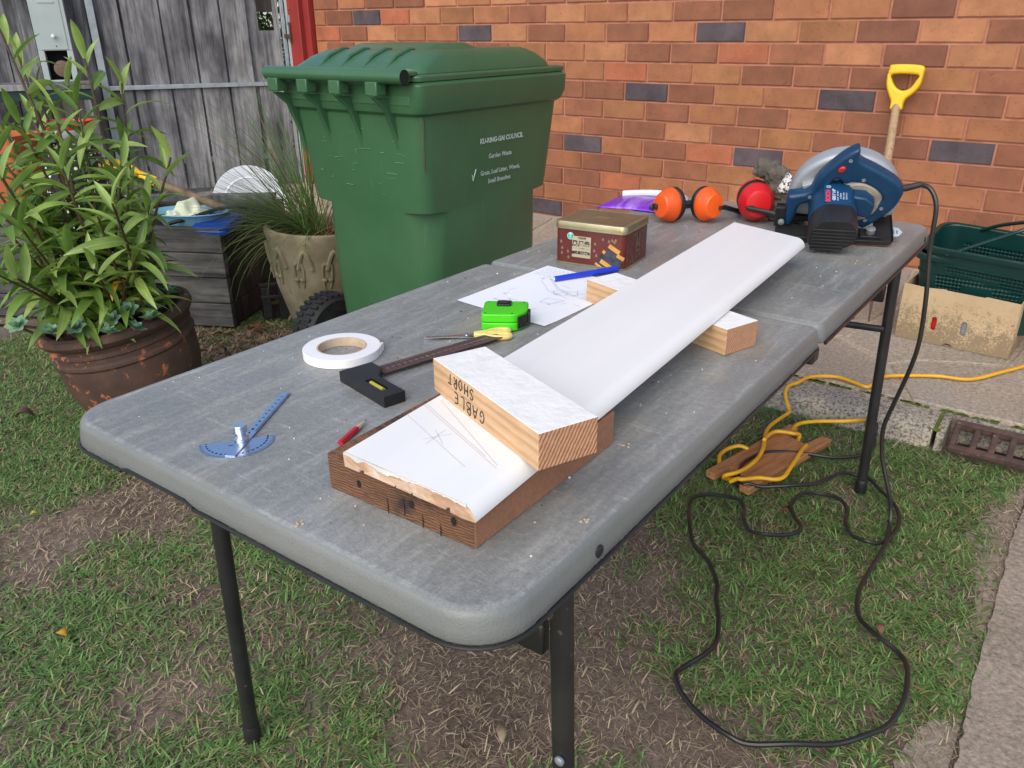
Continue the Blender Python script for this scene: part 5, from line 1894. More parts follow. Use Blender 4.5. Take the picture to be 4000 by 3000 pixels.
v, f = curve_shape([[(-.236, 0), (.006, 0), (.012, .006), (.012, .118), (.006, .125), (-.236, .125)], [(-.195, .050), (-.195, .082), (-.025, .082), (-.025, .050)], [(-.052, .093), (-.052, .116), (-.028, .116), (-.028, .093)], [(-.020, .098), (-.020, .116), (.004, .116), (.004, .098)]], .0012, .0008)
MB().add(v, f, 0, Matrix.Translation((0, 0, .0035))).build('base_plate', MAT['black_steel'], sw, 30)
MB().box((-.236, -.0025, .002), (.006, .0, .012)).box((-.236, .125, .002), (.006, .1275, .010)).box((.0125, .01, .002), (.0145, .115, .012)).build('plate_flange', MAT['black_steel'], sw, 30, .0008)
MB().box((-.055, .012, .0055), (-.012, .040, .012)).build('guide_clamp', MAT['black_steel'], sw, 30, .001)
MB().lathe([(.009, 0), (.010, .003), (.010, .012), (.004, .014)], 14, 0, Matrix.Translation((-.034, .026, .0122))).build('wing_screw', MAT['galv'], sw)
gc = (-.098, .058)
pts = [(gc[0] + .117 * math.cos(R(a_)), gc[1] + .117 * math.sin(R(a_))) for a_ in range(-14, 201, 5)]
pts += [(-.205, .012), (-.14, .008), (-.02, .008), (.012, .020)]
v, f = curve_shape([pts], .010, .011, 4)
MB().add(v, f, 0, at_y(.100)).build('blade_guard', MAT['saw_grey'], sw, 40)
v, f = curve_shape([[(-.19, .10), (-.135, .125), (-.10, .125), (-.06, .09), (-.09, .04), (-.17, .05)]], .006, .003)
MB().add(v, f, 0, at_y(.074)).build('guard_web', MAT['saw_grey'], sw, 40)
MB().lathe([(.052, 0), (.056, .004), (.054, .030), (.046, .038)], 30, 0, frame((-.075, .080, .078), (1, 0, 0), (0, 0, 1))).build('gear_housing', MAT['dusty_metal'], sw)
MB().tube([(-.055, .07, .098), (-.040, .045, .102)], .0055, 10).build('depth_lever', MAT['galv'], sw)
MB().lathe([(.088, 0), (.088, .0018)], 48, 0, frame((gc[0], .1105, gc[1]), (1, 0, 0), (0, 0, 1))).build('saw_blade', MAT['steel'], sw)
outer = [(-.217, .010), (-.219, .050), (-.2185, .084), (-.2045, .089), (-.1745, .101), (-.160, .139), (-.122, .188), (-.0955, .208), (-.088, .203), (-.084, .182), (-.05, .163), (-.0075, .137), (.013, .115), (.0145, .095), (.001, .058), (-.037, .016), (-.054, .010), (-.078, .030), (-.10, .058), (-.15, .074), (-.175, .070), (-.191, .060), (-.197, .030), (-.205, .006)]
inner = [(-.137, .0945), (-.133, .1225), (-.124, .1345), (-.1115, .1275), (-.103, .122), (-.0945, .1265), (-.081, .126), (-.0655, .124), (-.041, .1105), (-.0255, .0945), (-.0295, .083), (-.063, .073), (-.10, .078)]
v, f = curve_shape([smooth_loop(outer), smooth_loop(inner)], .0085, .0085, 4)
MB().add(v, f, 0, at_y(.060)).build('handle', MAT['saw_blue'], sw, 50)
MB().prism([(-.118, .123), (-.106, .120), (-.100, .104), (-.108, .100)], -.005, .005, 0, at_y(.060)).build('trigger', MAT['saw_blue'], sw, 40, .002)
MB().lathe([(.0082, 0), (.0082, .003), (.006, .0046)], 20, 0, frame((-.118, .0425, .163), (.8, 0, .6), (-.6, 0, .8)) @ Matrix.Scale(.72, 4, (0, 1, 0))).build('lock_button', MAT['red'], sw)
for x, z in ((-.104, .183), (-.070, .137), (-.021, .066), (-.172, .088), (-.048, .033)):
    MB().lathe([(.0042, 0), (.0042, .0008), (.0026, .0009), (.0024, .0001)], 12, 0, frame((x, .0428, z), (1, 0, 0), (0, 0, 1))).build('screw', MAT['galv'], sw)
mp_ = [(-.163, .042), (-.120, .038), (-.080, .060), (-.074, .094), (-.092, .1215), (-.146, .1215), (-.168, .098), (-.174, .066)]
mc = Vector((-.122, .082))


def mring(y, k=1.0, dz=0.0):
    return [(mc.x + (p[0] - mc.x) * k, y, mc.y + (p[1] - mc.y) * k + dz) for p in rnd(mp_, .011, 3)]


MB().loft([mring(.062, .98), mring(.058), mring(-.022), mring(-.024, .985)][::-1]).build('motor_housing', MAT['saw_blue'], sw, 40)
MB().loft([mring(-.0245, .975), mring(-.045, 1.02), mring(-.072, 1.03), mring(-.084, .96)][::-1]).build('motor_cap', MAT['black_plastic'], sw, 30)
vv = MB()
for k in range(7):
    z = .046 + k * .0085
    x0_ = -.166 + max(0, .060 - z) * .55 if z > .045 else -.155
    vv.box((-.165, -.0865, z), (-.082 if z > .058 else -.10, -.0735, z + .0028))
vv.build('cooling_vent', MAT['black_steel'], sw, 0, .0008)
MB().prism([(-.072, .066), (-.045, .060), (-.040, .095), (-.060, .112), (-.088, .115)], -.015, .024, 0, at_y(.035)).build('brush_housing', MAT['saw_blue'], sw, 40, .004)
pl_ = MB().prism([(-.147, -.020), (-.094, -.020), (-.094, .046), (-.147, .046)], .1213, .1219).build('name_plate', simple('tool_label_blue', (.004, .055, .15), .4), sw, 0)


def on_top(x, y):
    return frame((x, y, .1222), (0, 1, 0), (-1, 0, 0))


tx = MB()
text_mesh('BOSCH', .0125, on_top(-.139, .003), tx, 0, .0006)
tx.build('maker_lettering', MAT['red_print'], pl_, 0)
tx = MB()
text_mesh('GKS 7 1/4"', .0090, on_top(-.127, .008), tx, 0, .0003)
for k, (s_, l_) in enumerate((('1100 W   220-240 V', .0042), ('n0 5200/min', .0042), ('Made in China', .0042), ('50-60 Hz  5 A', .0042))):
    text_mesh(s_, l_, on_top(-.1195 + k * .0058, .004), tx)
tx.lathe([(.0045, 0), (.0045, .0002), (.0034, .0002), (.0034, 0)], 20, 0, Matrix.Translation((-.138, .036, .1221)), (False, False))
tx.box((-.1405, .0355, .1221), (-.1355, .0365, .1222))
tx.build('plate_text', MAT['white_print'], pl_, 0)
MB().tube([(.006, .060, .108), (.020, .060, .110), (.048, .060, .121)], [.0085, .0075, .0062], 14).build('cord_sleeve', MAT['rubber'], sw)
MB().box((-.240, .044, .004), (-.220, .052, .055)).build('front_bracket', MAT['black_steel'], sw, 30, .001)
MB().lathe([(.007, 0), (.007, .006), (.003, .008)], 12, 0, frame((-.225, .039, .022), (1, 0, 0), (0, 0, 1))).build('bevel_screw', MAT['galv'], sw)

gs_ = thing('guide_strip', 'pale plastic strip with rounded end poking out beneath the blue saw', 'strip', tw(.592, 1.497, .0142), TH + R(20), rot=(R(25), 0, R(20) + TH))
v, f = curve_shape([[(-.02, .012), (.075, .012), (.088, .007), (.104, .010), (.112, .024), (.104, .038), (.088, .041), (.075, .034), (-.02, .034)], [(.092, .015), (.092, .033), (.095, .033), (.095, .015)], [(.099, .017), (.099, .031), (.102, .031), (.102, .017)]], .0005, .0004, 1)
MB().add(v, f).build('strip', simple('sky_tinted_plastic', (.40, .50, .58), .15, (.46, .55, .62), 20), gs_, 0)  # pale blue puts the sky's reflection into the strip's colour

# black cord from the saw, hanging over the table edge and snaking over the lawn
SX = Matrix.Translation(sw.location) @ Euler(sw.rotation_euler).to_matrix().to_4x4()
hang = [(-.323, 1.907, .838), (-.306, 1.902, .834), (-.292, 1.898, .817), (-.284, 1.896, .791), (-.282, 1.895, .748), (-.279, 1.895, .693), (-.268, 1.891, .609), (-.262, 1.89, .509), (-.268, 1.892, .439), (-.286, 1.897, .348), (-.3, 1.9, .275), (-.296, 1.899, .221), (-.285, 1.896, .177), (-.256, 1.888, .104), (-.244, 1.885, .059)]
lie = [(-.237, 1.86), (-.227, 1.78), (-.232, 1.646), (-.229, 1.556), (-.209, 1.486), (-.163, 1.44), (-.118, 1.42), (-.094, 1.381), (-.081, 1.298), (-.089, 1.226), (-.112, 1.174), (-.153, 1.127), (-.211, 1.077), (-.272, 1.039), (-.308, 1.032), (-.362, 1.045), (-.415, 1.076), (-.441, 1.106), (-.441, 1.14), (-.421, 1.186), (-.418, 1.24), (-.44, 1.303), (-.471, 1.364), (-.49, 1.413), (-.539, 1.473), (-.597, 1.524), (-.635, 1.585), (-.669, 1.655), (-.68, 1.704), (-.654, 1.748), (-.613, 1.764), (-.58, 1.763), (-.555, 1.737), (-.539, 1.689), (-.512, 1.656), (-.477, 1.648), (-.439, 1.676), (-.413, 1.706), (-.413, 1.739), (-.438, 1.773), (-.46, 1.806), (-.467, 1.844), (-.457, 1.89), (-.426, 1.918), (-.383, 1.923), (-.356, 1.904), (-.338, 1.869), (-.329, 1.816), (-.303, 1.779), (-.267, 1.762), (-.242, 1.78), (-.225, 1.813), (-.221, 1.871), (-.231, 1.934), (-.256, 1.977), (-.299, 2.036), (-.34, 2.067), (-.37, 2.077), (-.405, 2.058), (-.423, 2.021), (-.451, 1.96), (-.493, 1.912), (-.559, 1.869), (-.589, 1.852), (-.604, 1.845)]
wnd = [(-.622, 1.862, .012), (-.635, 1.902, .030), (-.643, 1.955, .034), (-.624, 2.037, .032), (-.589, 2.079, .030), (-.527, 2.118, .027), (-.451, 2.149, .024), (-.394, 2.202, .026), (-.372, 2.255, .034), (-.385, 2.31, .05)]
st0 = SX @ Vector((.046, .060, .120))
pts = [st0] + [Vector(p) for p in hang] + [Vector((x, y, .031 + .004 * math.sin(9 * i))) for i, (x, y) in enumerate(lie)] + [Vector(p) for p in wnd]
pc_ = thing('power_cord', 'black power cord running from the blue saw in loops over the lawn', 'cord')
MB().tube(spline(pts, 4), .0051, 9).build('cord', MAT['cable'], pc_)
MB().tube([(-.385, 2.305, .05), (-.395, 2.325, .058), (-.402, 2.345, .062)], [.008, .015, .0165], 16).build('plug', MAT['rubber'], pc_)

# yellow extension cord and the timber winder
wx = thing('cord_winder', 'orange brown timber cord winder lying on the grass', 'cord winder', (-.714, 1.862, .010), R(-12.6))
WO = [(0, 0), (.030, -.004), (.034, .066), (.060, .062), (.072, .048), (.100, .060), (.106, .002), (.138, .0), (.138, .425), (.108, .422), (.100, .340), (.036, .352), (.032, .418), (0, .422)]
MB().prism(WO, 0, .020).build('winder_board', MAT['cedar'], wx, 0, .002, 2)
yp = [(-.02, 3.30, .10), (-.04, 3.158, .10), (-.088, 3.025, .097), (-.147, 2.92, .094), (-.2, 2.829, .092), (-.24, 2.797, .09), (-.304, 2.781, .09), (-.367, 2.749, .088), (-.451, 2.686, .086), (-.47, 2.6, .083), (-.483, 2.569, .083), (-.524, 2.584, .083), (-.576, 2.597, .083), (-.619, 2.578, .083), (-.656, 2.539, .083), (-.672, 2.479, .082),
      (-.690, 2.44, .078), (-.684, 2.405, .060), (-.660, 2.375, .034), (-.652, 2.356, .028), (-.658, 2.305, .028), (-.665, 2.23, .03), (-.655, 2.16, .038), (-.636, 2.09, .041), (-.623, 2.043, .042), (-.616, 1.983, .042), (-.621, 1.917, .042), (-.634, 1.875, .042), (-.655, 1.855, .036), (-.662, 1.868, .018), (-.640, 1.90, .008), (-.61, 1.95, .006), (-.60, 2.05, .006), (-.575, 2.18, .008), (-.572, 2.215, .03), (-.585, 2.19, .043), (-.613, 2.182, .044), (-.634, 2.165, .044), (-.640, 2.12, .045), (-.636, 2.09, .050)]
yc = thing('extension_cord', 'yellow extension cord crossing the path and wound round the timber winder', 'cord')
MB().tube(spline(yp, 5), .0058, 10).build('cord', MAT['yellow_cable'], yc)
yl = [(-.64, 1.852, .022), (-.621, 1.853, .038), (-.608, 1.852, .041), (-.575, 1.886, .041), (-.536, 1.904, .041), (-.522, 1.933, .041), (-.524, 1.987, .042), (-.527, 2.046, .042), (-.531, 2.109, .042), (-.532, 2.15, .038), (-.545, 2.175, .014)]
MB().tube(spline(yl, 5), .0058, 10).build('cord', MAT['yellow_cable'], yc)
yl = [(-.69, 1.90, .012), (-.709, 1.944, .02), (-.72, 1.974, .024), (-.715, 2.011, .028), (-.69, 2.036, .036), (-.665, 2.045, .030)]
MB().tube(spline(yl, 5), .0058, 10).build('cord', MAT['yellow_cable'], yc)
yl = [(-.60, 2.24, .03), (-.603, 2.268, .03), (-.592, 2.303, .03), (-.554, 2.343, .03), (-.498, 2.378, .032), (-.459, 2.392, .04), (-.43, 2.385, .052), (-.418, 2.372, .058)]
MB().tube(spline(yl, 5), .0058, 10).build('cord', MAT['yellow_cable'], yc)
MB().tube([(-.420, 2.375, .058), (-.410, 2.36, .061), (-.404, 2.350, .062)], [.009, .017, .017], 16).build('socket', simple('grey_socket', (.30, .30, .36), .35), yc)

# ------------------------------------------------------------------ ear muffs, gloves
def cup(parent, c, ax, r, dep, mat, squash=.86):
    z = Vector(ax).normalized()
    X = frame(c, Vector((0, 0, 1)).cross(z), (0, 0, 1))
    X = frame(c, Vector((-z.y, z.x, 0)), (0, 0, 1))
    if X.to_3x3().col[2].dot(z) < 0:
        X = frame(c, Vector((z.y, -z.x, 0)), (0, 0, 1))
    Q = X @ Matrix.Diagonal((squash, 1, 1, 1))
    MB().lathe([(r * .96, 0), (r, .004), (r * .99, dep * .22), (r * .94, dep * .40), (r * .70, dep * .90), (r * .64, dep * .97), (r * .56, dep * .985), (r * .1, dep)], 28, 0, Q).build('cup', mat, parent, 14)
    MB().lathe([(r * .90, -.017), (r * .98, -.012), (r * .98, -.004), (r * .92, -.001)], 28, 0, Q).build('cushion', MAT['black_plastic'], parent, 40)
    return X


em_ = thing('orange_ear_muffs', 'orange ear muffs standing on the table behind the biscuit tin', 'ear muffs')
ca, cb_ = tw(.168, 1.462, .0445), tw(.236, 1.513, .0450)
XA = cup(em_, ca, (-.35, -.94, .10), .043, .040, MAT['orange'])
XB = cup(em_, cb_, (.86, -.50, .06), .043, .040, MAT['orange'])
for X, sx in ((XA, -1), (XB, 1)):
    MB().box((sx * .014 - .008, -.010, .034), (sx * .014 + .008, .004, .046)).build('yoke', MAT['black_plastic'], em_, 30, .003, 2, None)
    o = em_.children[-1]
    o.data.transform(X)
    p = X @ Vector((sx * .012, -.004, .042))
    q = X @ Vector((sx * .036, -.006, .030))
    MB().tube([p, q], .0055, 8).build('yoke_arm', MAT['black_plastic'], em_)
MB().tube(spline([XA @ Vector((-.036, -.006, .030)), tw(.10, 1.50, .02), tw(.12, 1.62, .008), tw(.20, 1.68, .007), tw(.28, 1.64, .008), XB @ Vector((.036, -.006, .030))], 6), .006, 8).build('headband', MAT['black_plastic'], em_)
MB().tube([XA @ Vector((.01, 0, -.018)), XB @ Vector((-.01, 0, -.018))], .008, 8).build('cushion_bridge', MAT['black_plastic'], em_)
rm_ = thing('red_ear_muffs', 'glossy red ear muffs with black arm beside the saw', 'ear muffs')
X1 = cup(rm_, tw(.338, 1.585, .0500), (.52, -.84, .15), .048, .040, MAT['red'], .92)
X2 = cup(rm_, tw(.318, 1.625, .0500), (-.45, .88, .05), .047, .028, MAT['red'], .92)
MB().box((-.032, -.012, .040), (-.012, -.002, .050)).build('yoke', MAT['black_plastic'], rm_, 30, .003)
rm_.children[-1].data.transform(X1)
MB().tube([X1 @ Vector((-.026, -.008, .047)), X1 @ Vector((.02, -.016, .052)), tw(.40, 1.553, .030), tw(.455, 1.560, .028), tw(.50, 1.60, .03)], [.006, .0065, .009, .010, .009], 10).build('headband', MAT['black_plastic'], rm_)
gv = tab('work_gloves', 'crumpled dark grey work gloves with patterned cuff lying on the red ear muffs', 'gloves', .372, 1.66, .001)
b = MB()
b.ball((-.030, -.02, .120), (.040, .030, .026), 16).ball((-.005, -.028, .108), (.034, .028, .027), 16).ball((.020, -.03, .075), (.042, .034, .030), 16)
b.ball((.015, -.025, .030), (.05, .036, .034), 16).ball((.055, -.03, .06), (.034, .03, .034), 16).ball((.045, -.025, .022), (.05, .035, .026), 16)
for k, (a0, z0_) in enumerate(((-.2, .06), (.25, .045), (.7, .03), (1.1, .052))):
    b.tube(spline([(.02, -.035, z0_ + .01), (.035 + .02 * k, -.058, z0_ - .005), (.03 + .022 * k, -.066, max(.012, z0_ - .03))], 4), .0125, 10)
g_ = b.build('glove_fabric', MAT['glove'], gv, 80)
m_ = g_.modifiers.new('merge', 'REMESH')
m_.mode = 'VOXEL'
m_.voxel_size = .0028
m_.use_smooth_shade = True
tx_ = bpy.data.textures.new('creases', 'CLOUDS')
tx_.noise_scale = .016
m_ = g_.modifiers.new('creases', 'DISPLACE')
m_.texture = tx_
m_.strength = .024
m_.mid_level = .5
cu_ = MB()
for j in range(9):
    for i in range(9):
        u, v_ = i / 8 - .5, j / 8 - .5
        cu_.v.append((u * .040, -.014 * (1 - 3.2 * u * u) + .003 * math.sin(9 * v_), v_ * .046 + .004 * math.sin(8 * u)))
cu_.f = [(j * 9 + i, j * 9 + i + 1, (j + 1) * 9 + i + 1, (j + 1) * 9 + i) for j in range(8) for i in range(8)]
cu_.m = [0] * 64
cf = cu_.build('cuff', MAT['glove_patch'], gv, 80)
cf.location = (.034, -.050, .092)
cf.rotation_euler = (R(-18), R(28), R(18))
m_ = cf.modifiers.new('thick', 'SOLIDIFY')
m_.thickness = .004

# ------------------------------------------------------------------ garden fork, carton, baskets on the path
fk = thing('garden_fork', 'garden fork with yellow D handle leaning against the brick wall', 'garden fork')
outer = [(-.0622, .094), (.0001, .0969), (.0649, .0907), (.0707, .0598), (.0656, .0136), (.0442, -.0198), (.0204, -.0418), (.0126, -.0635), (.010, -.0884), (-.0351, -.0886), (-.0384, -.0561), (-.0528, -.028), (-.0679, .0048), (-.0727, .0377), (-.0691, .08)]
inner = [(-.0508, .0561), (.0489, .0547), (.0463, .0316), (.0308, .0032), (.0119, -.0077), (-.0066, -.0084), (-.0299, .0036), (-.0484, .029)]
v, f = curve_shape([smooth_loop(outer), smooth_loop(inner)], .007, .0105, 4)
HM = frame((-.82, 3.955, .90), (1, 0, 0), (0, -.42, .91))
MB().add(v, f, 0, frame((-.82, 3.968, .90), (1, 0, .0), (0, .10, .995))).build('grip', MAT['yellow'], fk, 60)
a_, b_ = Vector((-.832, 3.955, .825)), Vector((-.690, 3.315, .30))
MB().tube([a_, a_.lerp(b_, .5), b_], [.0175, .0165, .0175], 16).build('shaft', wood('ash_shaft', (.42, .29, .17), (.30, .19, .10), 'Z', 30, .6, 12), fk)
d_ = (b_ - a_).normalized()
s_ = Vector((1, .22, 0)).normalized()
MB().tube([b_ - d_ * .01, b_ + d_ * .06], [.019, .012], 12).build('socket', MAT['black_steel_rusty'], fk)
MB().tube([b_ + d_ * .055 - s_ * .08, b_ + d_ * .045, b_ + d_ * .055 + s_ * .08], .009, 8).build('tine_head', MAT['black_steel_rusty'], fk)
for k in (-.08, -.027, .027, .08):
    MB().tube([b_ + d_ * .055 + s_ * k, b_ + d_ * .17 + s_ * k, b_ + d_ * .285 + s_ * k + Vector((0, 0, .004))], [.0075, .0065, .002], 8).build('tine', MAT['rust'], fk)

ct = thing('carton', 'stained beige cardboard carton holding green baskets', 'carton', (-.517, 3.103, pz(3.1) + .001), R(-4))


def slot(cx, cz, hw, hh):
    return [(cx + hw * math.cos(R(a_)), cz + hh - hw + hw * math.sin(R(a_))) for a_ in range(0, 181, 30)] + [(cx + hw * math.cos(R(a_)), cz - hh + hw + hw * math.sin(R(a_))) for a_ in range(180, 361, 30)]


CW, CD, CH = .374, .30, .203
notch = [(CW * .48 + .018 * math.cos(R(a_)), .012 * math.sin(R(a_))) for a_ in range(180, -1, -30)]
top = [(CW, CH - .004), (CW * .72, CH + .001), (CW * .70, CH - .003), (CW * .38, CH), (CW * .37, CH + .003), (CW * .2, CH - .002), (0, CH + .003)]
v, f = curve_shape([[(0, 0)] + notch + [(CW, 0)] + top, slot(.122, .076, .0085, .025), slot(.220, .078, .0095, .026)], .0018, .0004, 1)
MB().add(v, f, 0, XZ).build('front_panel', MAT['carton'], ct, 0)
v, f = curve_shape([[(.003, 0), (CD, 0), (CD, CH), (.003, CH - .003)], slot(.085, .082, .009, .027)], .0018, .0004, 1)
MB().add(v, f, 0, frame((CW, 0, 0), (0, 1, 0), (0, 0, 1))).build('side_panel', MAT['carton'], ct, 0)
MB().box((-.002, .003, 0), (.002, CD, CH)).build('side_panel', MAT['carton'], ct, 0)
MB().box((.003, CD - .004, 0), (CW - .003, CD, CH - .01)).build('back_panel', MAT['carton'], ct, 0)
MB().box((.003, .003, .001), (CW - .003, CD - .005, .005)).build('floor_panel', MAT['carton'], ct, 0)
for nm, x0, x1, y0, y1, c, lab in (('red_packet', .09, .165, .012, .07, MAT['red'], 'red packet seen through the left slot of the carton front'), ('silver_packet', .19, .255, .012, .06, MAT['galv'], 'silver packet seen through the right slot of the carton front'), ('red_packet', .28, .362, .05, .16, MAT['red'], 'red packet seen through the end slot of the carton')):
    o = thing(nm, lab, 'packet', ct.matrix_basis @ Vector((x0, y0, .0055)), R(-4))
    w_, d__ = x1 - x0, y1 - y0
    MB().loft([[(w_ / 2 + px, d__ / 2 + py, z) for px, py in rrect(w_ / 2 * k, d__ / 2 * k, .008)] for z, k in ((0, .96), (.008, 1), (.11, .98), (.125, .82))]).build('wrapping', c, o, 40)
bpy.context.view_layer.update()


def basket(name, label, loc, rot, hx, hy, h, group=None):
    t = thing(name, label, 'basket', loc, 0, group, rot)
    hx0, hy0 = hx, hy
    base = rrect(hx, hy, .055, 8)
    # resample the outline evenly
    P = [Vector(p) for p in base]
    L = [0]
    for i in range(len(P)):
        L.append(L[-1] + (P[(i + 1) % len(P)] - P[i]).length)
    n = int(L[-1] / .0065)
    pts = []
    j = 0
    for i in range(n):
        d = L[-1] * i / n
        while L[j + 1] < d:
            j += 1
        pts.append(P[j].lerp(P[(j + 1) % len(P)], (d - L[j]) / (L[j + 1] - L[j])))
    m = int(h / .0065)
    V, F = [], []
    for k in range(m + 1):
        s_ = .86 + .14 * k / m
        V += [(p.x * s_, p.y * s_, h * k / m) for p in pts]
    for k in range(m):
        for i in range(n):
            q = pts[i]
            long_ = abs(q.y) > hy - .012 and abs(q.x) < hx - .075
            short_ = abs(q.x) > hx - .012 and abs(q.y) < hy - .07
            fz = k / m
            hole = i % 2 == 1 and k % 2 == 1 and (long_ or short_) and (.14 < fz < .70) and not (.36 < fz < .46) and not (long_ and abs(q.x) < .05 and .2 < fz < .62)
            if not hole:
                F.append((k * n + i, k * n + (i + 1) % n, (k + 1) * n + (i + 1) % n, (k + 1) * n + i))
    F.append(tuple(range(n - 1, -1, -1)))
    o = MB().add(V, F).build('basket_wall', MAT['green_crate'], t, 40)
    md = o.modifiers.new('thick', 'SOLIDIFY')
    md.thickness = .003
    MB().loft([[(x * k_, y * k_, z) for x, y in rrect(hx, hy, .055, 8)] for k_, z in ((.985, h - .016), (1.045, h - .018), (1.06, h - .012), (1.06, h + .001), (1.05, h + .004), (.985, h + .003), (.985, h - .016))], 0, (False, False)).build('rim', MAT['green_crate'], t, 40)
    MB().loft([[(x * k_, y * k_, z) for x, y in rrect(hx, hy, .055, 8)] for k_, z in ((.955, h * .74), (.985, h * .735), (.99, h * .75), (.965, h * .755))], 0, (False, False)).build('band', MAT['green_crate'], t, 40)
    return t


GB = 'nested green plastic baskets'
k1 = basket('plastic_basket', 'lower dark green plastic basket standing inside the cardboard carton', (-.283, 3.258, .160), (R(0), 0, R(-4)), .215, .130, .235)
k2 = basket('plastic_basket', 'upper dark green basket with raised wire handle, nested in another basket', (-.270, 3.272, .212), (R(9), R(2), R(-5)), .212, .128, .235)
MB().tube(spline([(-.13, -.130, .215), (.01, -.10, .295), (.078, -.085, .335), (.092, -.05, .345), (.076, -.01, .335), (-.02, .08, .275), (-.09, .128, .225)], 5), .0068, 8).build('handle', MAT['green_crate'], k2)

# ------------------------------------------------------------------ lawn cover
def vnoise(x, y, s, seed):
    r_ = np.random.default_rng(seed)
    g = r_.random((64, 64))
    u, v = x * s + 31.7, y * s + 17.3
    i, j = np.floor(u).astype(int), np.floor(v).astype(int)
    fu, fv = u - i, v - j
    fu, fv = fu * fu * (3 - 2 * fu), fv * fv * (3 - 2 * fv)
    i0, i1, j0, j1 = i % 64, (i + 1) % 64, j % 64, (j + 1) % 64
    return (g[i0, j0] * (1 - fu) + g[i1, j0] * fu) * (1 - fv) + (g[i0, j1] * (1 - fu) + g[i1, j1] * fu) * fv


PATCH = [(-1.83, .56, .20, .9), (-1.87, .96, .17, .95), (-1.95, .80, .16, .8), (-2.1, .62, .12, .7), (-1.50, .72, .16, .6), (-.82, .92, .20, .75), (-.66, .86, .15, .8), (-.60, 1.02, .16, .6), (-.72, 1.42, .26, .75), (-.60, 1.30, .18, .55), (-.98, .80, .15, .45), (-.28, 1.05, .12, .55), (-.36, 1.28, .10, .4), (-.42, 1.02, .10, .6), (-1.2, .55, .16, .45), (-.10, 1.34, .09, .75), (-.40, 2.02, .07, .9), (-.9, 1.8, .4, .5), (-2.6, 1.75, .30, 1.0), (-2.9, 1.6, .25, 1.0), (-2.3, 1.62, .18, .6), (-.16, 1.62, .07, .5), (-.30, .86, .2, .5), (-.52, .80, .2, .4)]


def green(x, y):
    g = .43 + 1.15 * vnoise(x, y, 5.5, 1) * (.45 + 1.1 * vnoise(x, y, 16, 2)) + .22 * (x > -.6) + .24 * (x < -1.9)
    for px, py, pr_, st in PATCH:
        d = np.hypot(x - px, y - py) / pr_
        g = g - st * np.exp(-d * d * 1.1)
    # bare fringe along the concrete path
    e = .035 - .15 * vnoise(x * 0 + 3, y, 7, 4)
    g = g - 1.2 * np.clip((x - e) / .05, 0, 1)
    return np.clip(g, 0, 1)


def clear(x, y):
    ok = (y < 2.405) & (x < .075)
    for cx, cy, r_ in ((PC.x, PC.y, .15), (-2.51, 2.07, .12)):
        ok &= np.hypot(x - cx, y - cy) > r_
    ok &= ~((np.abs(x + 1.82) < .22) & (np.abs(y - 2.03) < .27))
    # planter footprint
    rx, ry = x - PA.x, y - PA.y
    lx, ly = -(rx * PU.x + ry * PU.y), rx * PV.x + ry * PV.y
    ok &= ~((lx < .0) & (lx > -1.5) & (ly > -.01) & (ly < .63))
    return ok


